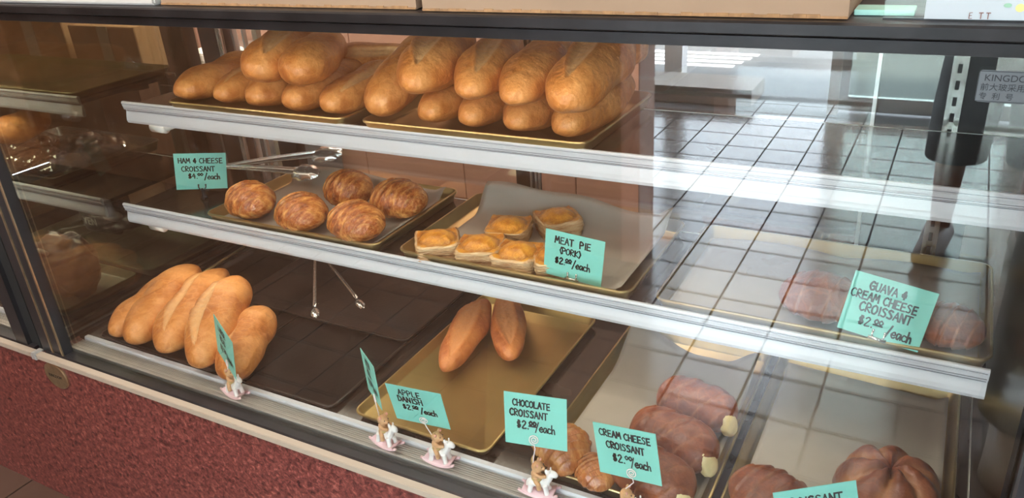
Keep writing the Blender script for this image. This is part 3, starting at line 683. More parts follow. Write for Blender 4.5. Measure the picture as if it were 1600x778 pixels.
# guava pastries
g1 = croissant('guava_pastry', (-.124, 1.130, P2 + .038), .125, .052, .038, 1.5, 14, 'reddish guava pastry left of the tilted guava card', m=m_roll, bands=3, step=.10); g1['category'] = 'pastry'
g2 = croissant('guava_pastry', (.048, 1.120, P2 + .032), .095, .040, .034, 1.4, 15, 'reddish guava pastry behind and right of the tilted guava card', m=m_roll, bands=3, step=.10); g2['category'] = 'pastry'
# rightmost pan
croissant('croissant', (-.140, .955, P3 + .034), .140, .050, .038, 1.2, 17, 'reddish croissant at the left of the rightmost lower pan', m=m_roll, bands=3, step=.12)
def pinwheel(pos, r, h, yaw, label):
    n = 7; na, nr = 84, 22
    bm = bmesh.new(); lay = bm.verts.layers.float.new('open'); rings = []
    for j in range(1, nr + 1):
        t = j / nr; ring = []
        for i in range(na):
            a = 2 * PI * i / na; ph = (a * n / (2 * PI) + .35 * t) % 1.0
            lobe = math.sin(PI * ph) ** .6
            rr = r * t * (1 + (.10 * lobe - .07) * t)
            z = h * (1 - t ** 3.0) ** .6 if t < 1 else 0
            z = max(z * (0.72 + .30 * lobe), 0) - h * .22 * math.exp(-(t / .16) ** 2)
            v = bm.verts.new((rr * math.cos(a), rr * math.sin(a), z + .004 * noise.noise(Vector((a * 3, t * 6, 0)))))
            v[lay] = (1 - sst(.0, .30, min(ph, 1 - ph))) * sst(.1, .3, t) * .9; ring.append(v)
        rings.append(ring)
    c = bm.verts.new((0, 0, h * .50)); b0 = bm.verts.new((0, 0, -.001))
    for i in range(na):
        k = (i + 1) % na; bm.faces.new((c, rings[0][i], rings[0][k])); bm.faces.new((b0, rings[-1][k], rings[-1][i]))
        for j in range(nr - 1): bm.faces.new((rings[j][i], rings[j + 1][i], rings[j + 1][k], rings[j][k]))
    o = obj('round_pastry', bm, m_roll, None, True, loc=pos); o.rotation_euler = (0, 0, yaw)
    return tag(o, label, 'pastry')
pinwheel((.008, 1.072, P3 + .006), .076, .060, .4, 'large round pastry with radiating folds in the rightmost lower pan')

# ---------------------------------------------------------------- square meat pies
def meat_pie(x, y, yaw, seed, label, s=.0425, hh=.031, tilt=(0, 0)):
    rnd = random.Random(seed); t = thing('meat_pie', label, 'pastry', (x, y, P2 + .0055), (tilt[0], tilt[1], yaw))
    loops = []; NL = 15; n = 11
    for j in range(NL + 1):
        f = j / NL; z = hh * f; j_in = (.0034 if j % 2 else -.0008) + rnd.uniform(-.0016, .0016)
        sc_ = s * (0.93 + .10 * f) - j_in
        lp = []
        for c in range(4):
            a0 = PI / 4 + c * PI / 2
            p0 = Vector((math.cos(a0), math.sin(a0))) * sc_ * 1.414; p1 = Vector((math.cos(a0 + PI / 2), math.sin(a0 + PI / 2))) * sc_ * 1.414
            for k in range(n):
                q = p0.lerp(p1, k / n); e = abs(k / n - .5) * 2
                q *= (1 - .02 * (1 - e * e)) * (1 - .10 * max(0, e - .75) * 4)
                jj = noise.noise(Vector((q.x * 90, q.y * 90, z * 260 + seed))) * .0018
                zz = z + (.0035 * e ** 6 * f) + .003 * f * noise.noise(Vector((q.x * 30, q.y * 30, seed)))
                lp.append((q.x * (1 + jj / s), q.y * (1 + jj / s), zz))
        loops.append(lp)
    obj('pastry_base', loft(loops, True, False), m_puff, t, True)
    # glazed top with round risen lid
    nr = 14; m_ = len(loops[-1]); bm = bmesh.new(); rings = []; lay = bm.verts.layers.float.new('open')
    for j in range(nr):
        f = 1 - j / nr; ring = []
        for p in loops[-1]:
            v = Vector((p[0] * f, p[1] * f)); r = v.length
            dome = .013 * max(0, 1 - (r / (s * .72)) ** 2) ** .6 if r < s * .72 else 0
            rim = .0030 * math.exp(-((r - s * .74) / .0022) ** 2) - .0022 * math.exp(-((r - s * .86) / .0020) ** 2)
            z = p[2] * (f ** 2) + (hh + .001) * (1 - f ** 2) + dome + rim + .0010 * noise.noise(Vector((v.x * 110, v.y * 110, seed)))
            q = bm.verts.new((v.x, v.y, z)); q[lay] = min(1, math.exp(-((r - s * .82) / .003) ** 2)); ring.append(q)
        rings.append(ring)
    c = bm.verts.new((0, 0, hh + .014))
    for i in range(m_):
        k = (i + 1) % m_; bm.faces.new((c, rings[-1][i], rings[-1][k]))
        for j in range(nr - 1): bm.faces.new((rings[j][i], rings[j + 1][i], rings[j + 1][k], rings[j][k]))
    obj('risen_lid', bm, m_puff_top, t, True)
    return t
for k, (x, y, yaw, lab) in enumerate([
 (-.810, 1.112, .62, 'leftmost meat pie, near the pan corner'),
 (-.712, 1.215, .30, 'meat pie in the rear row, left of the rearmost one'),
 (-.640, 1.285, .75, 'rearmost meat pie, at the right of the group'),
 (-.720, 1.120, .35, 'meat pie between the leftmost one and the tall one'),
 (-.640, 1.118, .12, 'tall layered meat pie left of its price card'),
 (-.567, 1.130, .5, 'meat pie half hidden behind its price card')]):
    meat_pie(x, y, yaw, k * 7 + 2, lab)

# ---------------------------------------------------------------- card stands
def remesh(o, vox):
    m = o.modifiers.new('fuse', 'REMESH'); m.mode = 'VOXEL'; m.voxel_size = vox; m.use_smooth_shade = True
def figurine(label, base, yaw, card_key, hook):
    t = thing('card_stand', label, 'card stand', base, (0, 0, yaw))
    return t
def build_stand(label, base, yaw):
    t = thing('card_stand', label, 'card stand', base, (0, 0, yaw), 'bear on rocking horse card stands'); t.scale = (1.25, 1.25, 1.25)
    # rocker: two curved runners and a deck between them
    bm = bmesh.new()
    for sy in (-1, 1):
        pts = [(.026 * s, sy * .0085, .0015 + .0075 * s * s * 1.1) for s in [k / 6 - 1 for k in range(13)]]
        tube(bm, pts, [.0018 + .0007 * (1 - abs(k / 6 - 1)) for k in range(13)], 8)
    pl = [(.021 * s, 0, .0022 + .0062 * s * s) for s in [k / 5 - 1 for k in range(11)]]
    for a, b in zip(pl, pl[1:]):
        vs = [bm.verts.new(p) for p in ((a[0], -.010, a[2]), (b[0], -.010, b[2]), (b[0], .010, b[2]), (a[0], .010, a[2]), (a[0], -.010, a[2] + .0025), (b[0], -.010, b[2] + .0025), (b[0], .010, b[2] + .0025), (a[0], .010, a[2] + .0025))]
        for f in ((0, 3, 2, 1), (4, 5, 6, 7), (0, 1, 5, 4), (2, 3, 7, 6)): bm.faces.new([vs[i] for i in f])
    obj('rocker', bm, m_pink, t, True)
    # white horse: one fused body with neck, head, four legs, tail, ears
    bm = bmesh.new()
    ellipsoid(bm, (0, 0, .0205), (.0135, .0072, .0075))
    for sx, sy in ((1, 1), (1, -1), (-1, 1), (-1, -1)):
        tube(bm, [(sx * .009, sy * .004, .020), (sx * .0105, sy * .0052, .012), (sx * .012, sy * .0055, .0045)], [.0042, .0032, .0036], 10)
    tube(bm, [(.009, 0, .022), (.0145, 0, .031), (.0165, 0, .037)], [.0060, .0050, .0045], 10)
    ellipsoid(bm, (.0195, 0, .0365), (.0068, .0042, .0045), (0, .45, 0))
    ellipsoid(bm, (.0155, .003, .0420), (.0013, .0012, .0028)); ellipsoid(bm, (.0155, -.003, .0420), (.0013, .0012, .0028))
    ellipsoid(bm, (.0115, 0, .036), (.0028, .0022, .0065), (0, -.3, 0))
    ellipsoid(bm, (-.0145, 0, .0165), (.0030, .0026, .0070), (0, .35, 0))
    h = obj('horse', bm, m_horse, t, True); remesh(h, .0008)
    # bear rider: torso, head with muzzle, arms round the neck, legs astride
    bm = bmesh.new()
    ellipsoid(bm, (-.003, 0, .0315), (.0070, .0066, .0085)); ellipsoid(bm, (-.001, 0, .0440), (.0078, .0078, .0072))
    ellipsoid(bm, (.0062, 0, .0425), (.0036, .0034, .0028))
    for sy in (-1, 1):
        tube(bm, [(-.002, sy * .006, .036), (.005, sy * .0072, .0345), (.0115, sy * .0045, .0340)], [.0026, .0024, .0024], 8)
        tube(bm, [(-.003, sy * .005, .026), (.002, sy * .0090, .022), (.003, sy * .0095, .0155)], [.0036, .0032, .0032], 8)
        ellipsoid(bm, (-.001, sy * .0062, .0505), (.0022, .0028, .0030))
    b = obj('bear', bm, m_bear, t, True); remesh(b, .0008)
    bm = bmesh.new()
    for sy in (-1, 1): ellipsoid(bm, (.0014, sy * .0064, .0508), (.0012, .0019, .0021), u=10, v=8)
    obj('inner_ear', bm, m_ear, b, True)
    bm = bmesh.new(); ellipsoid(bm, (.0098, 0, .0432), (.0010, .0012, .0009), u=8, v=6)
    for sy in (-1, 1): ellipsoid(bm, (.0062, sy * .0035, .0465), (.0008, .0008, .0008), u=8, v=6)
    obj('face_dots', bm, m_ink, b, True)
    bm = bmesh.new(); ellipsoid(bm, (-.002, 0, .0262), (.0078, .0080, .0040)); obj('saddle', bm, m_saddle, t, True)
    return t
stand_wires = []
def wire(t, key, frac, headz=.050):
    """wire from the bear's back to a flat spiral that grips the card"""
    bpy.context.view_layer.update()
    cw = cards[key].matrix_world; inv = t.matrix_world.inverted(); rel = inv @ cw
    w, h = .10, .088
    c = Vector((frac * w, -.0022, -h * .36)); pts = []
    for k in range(58):
        a = -PI / 2 - k / 57 * 4.4 * PI; r = .0088 * (1 - k / 57 * .85)
        pts.append(rel @ (c + Vector((math.cos(a) * r, -.0004, math.sin(a) * r))))
    start = Vector((-.007, 0, headz - .010)); p1 = rel @ (c + Vector((0.001, -.0004, -.0155))); 
    s2 = Vector((start.x * .6 + p1.x * .4, start.y * .6 + p1.y * .4, start.z * .45 + p1.z * .55))
    first = [start, s2, p1]
    obj('wire_spiral', tube(bmesh.new(), first + pts, .0007, 7), m_wire, t, True)
zb = Z3 + .0036
proto = build_stand('toy bear on rocking horse under the edge-on card in front of the lower left loaves', (-1.150, .848, zb), -.15)
def copy_stand(label, base, yaw):
    r = proto.copy(); C.objects.link(r); r.location = base; r.rotation_euler = (0, 0, yaw); r['label'] = label
    for ch in list(proto.children):
        c = ch.copy(); C.objects.link(c); c.parent = r
        for g in ch.children:
            d = g.copy(); C.objects.link(d); d.parent = c
    return r
st2 = copy_stand('toy bear on rocking horse under the edge-on card beside the apple danish card', (-.778, .848, zb), -.15)
st3 = copy_stand('toy bear on rocking horse under the apple danish card', (-.665, .848, zb), .05)
st4 = copy_stand('toy bear on rocking horse under the chocolate croissant card', (-.478, .851, zb), .15)
st5 = copy_stand('toy bear on rocking horse under the cream cheese croissant card, below the view', (-.330, .851, zb), .1)
wire(proto, 'side1', .12); wire(st2, 'side2', .15); wire(st3, 'apple', .05); wire(st4, 'choc', -.02); wire(st5, 'cream', .05)

def clip_stand(key, label, m, zbase):
    bpy.context.view_layer.update()
    cw = cards[key].matrix_world; h = .0965 if key == 'ham' else .088
    foot = cw @ Vector((0, .0, -h / 2)); t = thing('card_clip', label, 'card clip', (foot.x, foot.y, zbase))
    rel = t.matrix_world.inverted() if False else Matrix.Translation((-foot.x, -foot.y, -zbase)); rel = rel @ cw
    bm = bmesh.new()
    if foot.z - zbase > .006:
        for k in range(4):
            a = k * PI / 2 + .5; tube(bm, [(0, 0, .012), (math.cos(a) * .008, math.sin(a) * .008, .0015)], [.003, .0022], 8)
        zz = foot.z - zbase; tube(bm, [(0, 0, .004 + k2 * (zz - .002) / 8) for k2 in range(9)], [.0075, .0045, .006, .0038, .005, .0032, .0045, .0028, .003], 12)
    obj('clip_body', bm if len(bm.verts) else tube(bm, [rel @ Vector((-.012, -.001, -h / 2 + .001)), rel @ Vector((.012, -.001, -h / 2 + .001))], .0028, 10), m, t, True)
    for sx in (-1, 1):
        b2 = tube(bmesh.new(), [rel @ Vector((sx * .004, -.001, -h / 2 - .002)), rel @ Vector((sx * .008, -.0022, -h / 2 + .006)), rel @ Vector((sx * .0078, -.0022, -h / 2 + .011))], .0014, 8)
        ellipsoid(b2, rel @ Vector((sx * .0078, -.0022, -h / 2 + .0125)), (.0021, .0021, .0021), u=10, v=8)
        obj('clip_arm', b2, m, t, True)
    return t
clip_stand('ham', 'small black sculpted clip holding the ham and cheese card', m_black_plastic, Z2 + .0005)
clip_stand('meat', 'small chrome clip at the foot of the meat pie card', m_steel, P2 + .024)
clip_stand('guava', 'shiny chrome clip at the foot of the guava card', m_steel, P2 + .024)

# ---------------------------------------------------------------- tongs
def tongs(label, pivot, tips, zoff, wid=.026, name='tongs', cup=1.25, tw=-.75):
    t = thing(name, label, 'tongs', pivot)
    pv_ = Vector(pivot)
    for k, tip in enumerate(tips):
        tp = Vector(tip) - pv_; d = tp.normalized(); side = d.cross(Vector((0, 0, 1))).normalized(); upv = side.cross(d)
        side, upv = side * math.cos(tw) + upv * math.sin(tw), upv * math.cos(tw) - side * math.sin(tw)
        # channel-shaped arm widening to a scalloped cup
        bm = bmesh.new(); rows = []; n = 16
        for j in range(n + 1):
            f = j / n; c = d * tp.length * .84 * f; w = wid * (.34 + .30 * math.sin(f * PI * .6)) ; hgt = .0038
            prof = [(-w / 2, hgt), (-w / 2, 0), (-w * .2, -.0005), (w * .2, -.0005), (w / 2, 0), (w / 2, hgt), (w / 2 - .0008, hgt), (w / 2 - .0012, .0008), (0, .0006), (-w / 2 + .0012, .0008), (-w / 2 + .0008, hgt)]
            rows.append([bm.verts.new(c + side * a + upv * (b + .004 * math.sin(f * PI))) for a, b in prof])
        for a, b in zip(rows, rows[1:]):
            for i in range(len(a)): bm.faces.new((a[i], a[(i + 1) % len(a)], b[(i + 1) % len(a)], b[i]))
        bm.faces.new(rows[0]); bm.faces.new(rows[-1][::-1])
        obj('arm', bm, m_steel, t, True)
        bm = bmesh.new(); c0 = d * tp.length * .90; na = 64; rings = []
        for (rr, zz) in ((.1, .0045), (.5, .0035), (.8, .001), (1.0, -.004), (1.02, -.0046), (.8, .0002), (.5, .0026), (.1, .0036)):
            ring = []
            for i in range(na):
                a = 2 * PI * i / na; sl = 1 + (.10 * abs(math.sin(a * 4.5)) if rr > .9 else 0)
                rx = .030 * rr * sl * cup; ry = .0160 * rr * sl * cup
                ring.append(bm.verts.new(c0 + d * math.cos(a) * rx + side * math.sin(a) * ry + upv * (zz + (0.0015 * math.sin(a * 9) if rr > .9 else 0))))
            rings.append(ring)
        for a, b in zip(rings, rings[1:]):
            for i in range(na): bm.faces.new((a[i], a[(i + 1) % na], b[(i + 1) % na], b[i]))
        bm.faces.new(rings[0][::-1]); bm.faces.new(rings[-1])
        obj('scalloped_tip', bm, m_steel, t, True)
    bm = bmesh.new(); ellipsoid(bm, (0, 0, 0), (.009, .009, .005)); obj('hinge', bm, m_steel, t, True)
    obj('hanging_ring', tube(bmesh.new(), [(-.012 + .010 * math.cos(a), -.006 + .010 * math.sin(a), .001) for a in [2 * PI * k / 20 for k in range(21)]], .0012, 6), m_steel, t, True)
    return t
tongs('stainless steel tongs lying open behind the ham and cheese croissants', (-1.520, 1.245, .768), ((-1.262, 1.372, .792), (-1.255, 1.275, .775)), 0)
tongs('dark stainless tongs lying open on the black pan of the lowest level', (-1.385, 1.365, .515), ((-1.165, 1.105, .497), (-1.085, 1.185, .497)), 0, wid=.012, cup=.6, tw=0)
# pale metal rim of a pan leaning at the back left of the lowest level
tag(obj('metal_rod', tube(bmesh.new(), [(-1.628, 1.20, .482), (-1.645, 1.36, .482)], .004, 8), m_gold, None, True), 'thin pale metal rod behind the lower left loaves', 'rod')

# ---------------------------------------------------------------- boxes and glass on top of the case
zt = ZT + .0285
def carton(label, x0, x1, y0, y1, z0, z1):
    t = thing('cardboard_box', label, 'box', ((x0 + x1) / 2, (y0 + y1) / 2, z0)); w = (x1 - x0) / 2; d = (y1 - y0) / 2; h = z1 - z0
    bm = bmesh.new()
    box(bm, -w, w, -d, -d + .004, .004, h); box(bm, -w, w, d - .004, d, .004, h); box(bm, -w, -w + .004, -d + .004, d - .004, .004, h); box(bm, w - .004, w, -d + .004, d - .004, .004, h); box(bm, -w, w, -d, d, .001, .004)
    obj('walls', bm, m_cardboard, t)
    bm = bmesh.new(); rnd = random.Random(3); n = int((x1 - x0) / .012)
    for k in range(n):
        a = -w + 2 * w * k / n; box(bm, a, a + 2 * w / n * .98, -d - .0012, -d + .004, 0.0004, .0032 + rnd.uniform(-.0008, .0012))
    o = obj('torn_edge', bm, m_carton_dark, t)
    obj('top_flap', B(-w, w, -d, 0, h, h + .004), m_cardboard, t)
    return t
carton('left cardboard box on top of the display case', -1.048, -.588, .820, 1.15, zt, zt + .16)
carton('right cardboard box on top of the display case', -.573, -.094, .812, 1.15, zt, zt + .16)
tag(obj('white_tray', B(-1.62, -1.055, .812, 1.10, zt, zt + .035, bev=.003), mat('white_enamel', (.52, .49, .46), .3), None), 'low white tray on top of the case, left of the cardboard boxes', 'tray')
gg = thing('glass_guard', 'upright glass panel standing on the case top at right', 'glass panel', (.02, .822, zt))
obj('pane', B(-.085, .40, -.0025, .0025, 0, .22), m_glass, gg)
obj('bottom_rail', B(-.085, .40, -.003, .003, -.001, .001), m_black, gg)
tag(obj('glass_sheet', B(-.092, -.040, .835, .865, zt, zt + .005, bev=.0005), mat('pale_green_glass_block', (.36, .62, .52), .15), None), 'pale green glass piece lying on the case top beside the right cardboard box', 'glass piece')
pp = thing('drawn_notice', 'white paper notice with a red flower drawing taped behind glass at top right', 'paper', (.0, .818, zt + .001))
obj('sheet', B(-.031, .20, -.0004, .0004, 0, .16), mat('notice_paper', (.42, .45, .46), .7), pp)
bm = bmesh.new(); rn = random.Random(5)
def mirror_strokes(bm, s, x, z, h, w=.0009):
    tmp = bmesh.new(); strokes(tmp, s, 0, 0, h, w=w, rnd=rn)
    for f in tmp.faces: bm.faces.new([bm.verts.new((x - v.co.x, -.0010, z + v.co.z)) for v in f.verts])
    tmp.free()
mirror_strokes(bm, 'AVO SU', .068, .0185, .006)
obj('pencil_lines', bm, mat('pencil_grey', (.12, .13, .15), .7), pp)
bm = bmesh.new()
strokes(bm, 'E', .004, .001, .005, y=-.0011, w=.0007); strokes(bm, 'T', .012, .001, .005, y=-.0011, w=.0009); strokes(bm, 'T', .0175, .001, .005, y=-.0011, w=.0009)
obj('brown_letters', bm, mat('brown_crayon', (.22, .10, .07), .7), pp)
def disc(cx, cz, rx, rz, y):
    return loft([[(cx + rx * math.cos(a), yy, cz + rz * math.sin(a)) for a in [2 * PI * k / 18 for k in range(18)]] for yy in (y, y - .0004)])
obj('red_flower', disc(.050, .0095, .0042, .0034, -.0006), mat('red_crayon', (.62, .06, .10), .7), pp)
obj('petal', disc(.057, .0125, .003, .0026, -.0006), mat('pink_crayon', (.75, .35, .38), .7), pp)
obj('yellow_flower', disc(.0415, .0105, .0036, .0034, -.0006), mat('yellow_crayon', (.72, .60, .20), .7), pp)
obj('leaf', disc(.032, .0125, .003, .0018, -.0006), mat('green_crayon', (.25, .42, .28), .7), pp)
# maker's sticker on the glass at top right
stk = thing('sticker', 'silver sticker with black latin and chinese lettering on the glass at top right', 'sticker', (.045, .8095, 1.1685))
bm = loft([[(p[0], yy, p[1]) for p in rrect(.050, .0285, .003, 0)] for yy in (.0010, .0002)])
obj('sticker_sheet', bm, mat('silver_film', (.11, .115, .12), .35, .3), stk)
def text(s, x, z, size, parent, name, xs=1.0):
    cu = bpy.data.curves.new(name, 'FONT'); cu.body = s; cu.size = size; cu.extrude = .0001
    tmp = bpy.data.objects.new('tmp', cu); C.objects.link(tmp); bpy.context.view_layer.update()
    me = bpy.data.meshes.new_from_object(tmp); C.objects.unlink(tmp); bpy.data.objects.remove(tmp)
    me.materials.clear(); me.materials.append(m_ink)
    o = bpy.data.objects.new(name, me); C.objects.link(o); o.parent = parent; o.location = (x, -.0003, z); o.rotation_euler = (PI / 2, 0, 0); o.scale = (xs, 1, 1)
    return o
text('KINGDOM', -.0205, .0050, .0082, stk, 'lettering'); text('前大玻采用', -.0225, -.0030, .0070, stk, 'lettering'); text('专  利  号', -.0225, -.0110, .0066, stk, 'lettering')
bmf = bmesh.new(); 
for a in ((-.0245, .0245, .0132, .0137), (-.0245, .0245, -.0137, -.0132)): box(bmf, a[0], a[1], -.0003, .0003, a[2], a[3])
box(bmf, -.0249, -.0244, -.0003, .0003, -.0132, .0132); box(bmf, .0244, .0249, -.0003, .0003, -.0132, .0132)
obj('frame_line', bmf, m_ink, stk)
bt = text('KINGDOM', -.024, -.004, .011, bd, 'lettering', .9); bt.location = (-.024, -.0048, -.004)

# ---------------------------------------------------------------- goods in the neighbouring case, seen through the side glass
pan('dark pan of film-wrapped goods on the middle shelf of the left neighbouring case', -2.42, -1.955, 1.08, 1.42, Z2 + .001, mat('dark_brown_pan', (.055, .035, .022), .35), h=.028)
pan('olive pan on the top shelf of the left neighbouring case', -2.50, -1.765, 1.085, 1.37, Z1 + .001, m_olive, h=.016)
for k, (x, y, w) in enumerate(((-2.05, 1.17, .07), (-2.19, 1.19, .075), (-2.07, 1.31, .07), (-2.30, 1.25, .07), (-2.20, 1.33, .06))):
    t = thing('wrapped_loaf', ('nearest', 'second', 'right rear', 'leftmost', 'middle rear')[k] + ' dark loaf in clear film on the neighbouring dark pan', 'bread', (x, y, Z2 + .004 + .022))
    loaf_o = loaf('loaf_body', (0, -.06, 0), (.01, .06, 0), w * .62, .022, 90 + k, None, slash=0, m=mat('dark_brown_bread', (.10, .05, .025), .5) if k == 0 else bpy.data.materials['dark_brown_bread'])
    if 'category' in loaf_o: del loaf_o['category']
    loaf_o.parent = t
    def ff(u, v, w=w, k=k):
        a = 2 * PI * u; s = 2 * v - 1; p = max(0, 1 - abs(s) ** 3) ** .4
        r = 1 + .22 * noise.noise(Vector((math.cos(a) * 4, math.sin(a) * 4, v * 9 + k)))
        return Vector((math.cos(a) * w * .72 * p * r, s * .075, max(-.022, math.sin(a) * .030 * p * r))), 0
    obj('film_wrap', grid_closed(ff, 26, 26), m_film, t)
loaf('loaf', (-2.16, 1.09, .83), (-2.24, 1.28, .83), .045, .04, 101, 'orange-brown loaf in the neighbouring case at the left border', slash=0)
for (x0, x1, y0, y1, lab) in ((-2.32, -1.745, 1.13, 1.39, 'grey-green tray at the back of the lowest level in the left neighbouring case'), (-2.32, -1.765, .90, 1.115, 'grey-green tray at the front of the lowest level in the left neighbouring case')):
    pan(lab, x0, x1, y0, y1, Z3 + .01, m_green_tray, h=.022, name='tray', cat='tray')
def sack(label, pos, r, m, seed, nm='goods_bag', parts=None):
    def ff(u, v):
        a = 2 * PI * u; s = 2 * v - 1; p = max(0, 1 - abs(s) ** 2.4) ** .5
        q = Vector((math.cos(a) * p, math.sin(a) * p, s)); n = 1 + .22 * noise.noise(q * 2.2 + Vector((seed, 0, 0))) + .10 * noise.noise(q * 6 + Vector((0, seed, 0)))
        return Vector((q.x * r[0] * n, q.y * r[1] * n, max(-r[2] * .93, q.z * r[2] * n))), 0
    o = obj(nm, grid_closed(ff, 34, 34), m, None, True, loc=pos)
    return tag(o, label, 'bag')
pk = sack('dark knobbly bag with a white band in the left neighbouring case', (-1.86, 1.00, .555), (.085, .06, .085), m_purple, 4)
obj('white_band', tube(bmesh.new(), [(.005 + .036 * math.cos(a), -.050 - .006 * math.sin(a), .038 + .030 * math.sin(a)) for a in [.9 + k * .22 for k in range(14)]], .005, 8), mat('faded_white_band', (.34, .33, .33), .5), pk, True)
yb = sack('black bag printed with the letters YEN in the left neighbouring case', (-1.94, 1.19, .598), (.095, .05, .045), mat('black_printed_bag', (.03, .028, .035), .35), 8)
tx = text('YEN', 0, 0, .030, yb, 'lettering'); tx.data.materials.clear(); tx.data.materials.append(mat('grey_print', (.30, .30, .31), .5)); tx.location = (-.020, -.062, .004)
bb = sack('blue and grey crinkled film packet at the left border', (-2.07, .955, .525), (.095, .05, .075), m_grey_film, 12, 'film_packet')
def ffb(u, v):
    a = 2 * PI * u; s = 2 * v - 1; p = max(0, 1 - abs(s) ** 2.4) ** .5
    return Vector((math.cos(a) * p * .07, math.sin(a) * p * .045, s * .03)), 0
obj('blue_print', grid_closed(ffb, 20, 16), m_blue, bb, True, loc=(.012, -.012, .062))
obj('white_stripe', tube(bmesh.new(), [(-.02, -.052, .055), (.03, -.056, .02), (.06, -.045, -.02)], .006, 8), m_white, bb, True)
# things behind the counter seen through the back doors
fr = thing('dark_cabinet', 'dark brown cabinet behind the display case at upper left', 'cabinet', (-3.6, 1.80, 0))
obj('body', B(-.16, .16, -.14, .20, 0, 1.35), mat('dark_brown_cabinet', (.050, .028, .020), .35), fr)
hd = obj('door', B(-.155, .155, -.155, -.14, .05, 1.30), mat('dark_brown_cabinet_door', (.060, .032, .024), .3), fr)
obj('handle', tube(bmesh.new(), [(-.02, -.175, .86), (.03, -.175, .867)], .004, 8), m_steel, hd, True)
sk = thing('steel_counter', 'stainless back counter unit behind the display case at left', 'counter', (-2.04, 1.80, 0))
obj('body', B(-.22, .20, -.12, .22, 0, .86), mat('blue_grey_steel', (.16, .18, .19), .3, .6), sk)
obj('worktop', B(-.24, .22, -.14, .24, .86, .89), m_steel, sk)
obj('door', B(-.20, -.01, -.135, -.12, .06, .82), mat('grey_counter_door', (.20, .22, .23), .3, .6), sk); obj('door', B(.01, .18, -.135, -.12, .06, .82), bpy.data.materials['grey_counter_door'], sk)
ff_ = thing('backdrop', 'added fridge-shaped dark grey refrigerator behind the right part of the display case', 'backdrop', (0.0, 1.90, 0))  # added dark mass, keeps reflections in the front glass crisp and neutral
obj('body', B(-.66, .75, -.10, .13, 0.05, 1.9, bev=.006), mat('dark_grey_steel', (.035, .035, .038), .5), ff_)
for a, b in ((-.655, .04), (.05, .745)): dd = obj('door', B(a, b, -.125, -.102, .10, 1.88, bev=.003), bpy.data.materials['dark_grey_steel'], ff_); obj('handle', tube(bmesh.new(), [((b - .04) if a < 0 else (a + .04), -.15, .9), ((b - .04) if a < 0 else (a + .04), -.15, 1.3)], .008, 10), m_steel, dd, True)
for a in (-.6, .68): obj('foot', B(a - .02, a + .02, -.05, .05, 0, .055), m_black, ff_)
bs = thing('back_shelf', 'low brown shelf unit behind the left neighbouring case', 'shelf', (-2.75, 1.62, 0))
obj('body', B(-.55, .44, -.12, .02, 0, .87), m_wood, bs); obj('top_board', B(-.57, .44, -.14, .03, .87, .905), m_wood, bs)
yp = tag(obj('paper_notice', B(-2.0, -1.93, -.001, .001, -.04, .045), mat('yellow_paper', (.55, .45, .22), .7), None, loc=(-.62, 2.045, .87)), 'yellowish paper notice on the wall behind the case at upper left', 'paper')
tag(obj('paper_stack', B(-2.17, -2.02, 1.72, 1.85, .8905, .915, bev=.004), m_white, None), 'white folded cloth on the steel back counter', 'cloth')
for k, (x, y, z, sx, sz) in enumerate(((-2.62, 1.62, .905, .20, .16), (-2.22, 1.60, .905, .16, .13))):
    t = thing('cardboard_box', ('left', 'right')[k] + ' brown carton on the low back shelf behind the neighbouring case', 'box', (x, y, z))
    obj('walls', B(-sx, sx * .9, -.09, .09, 0, sz, bev=.002), mat('aged_cardboard', (.30, .17, .085), .7, noise_amt=.15, noise_scale=6) if k == 0 else bpy.data.materials['aged_cardboard'], t)
    obj('tape_strip', B(-sx * .15, sx * .15, -.0915, -.09, 0, sz), m_tan, t)

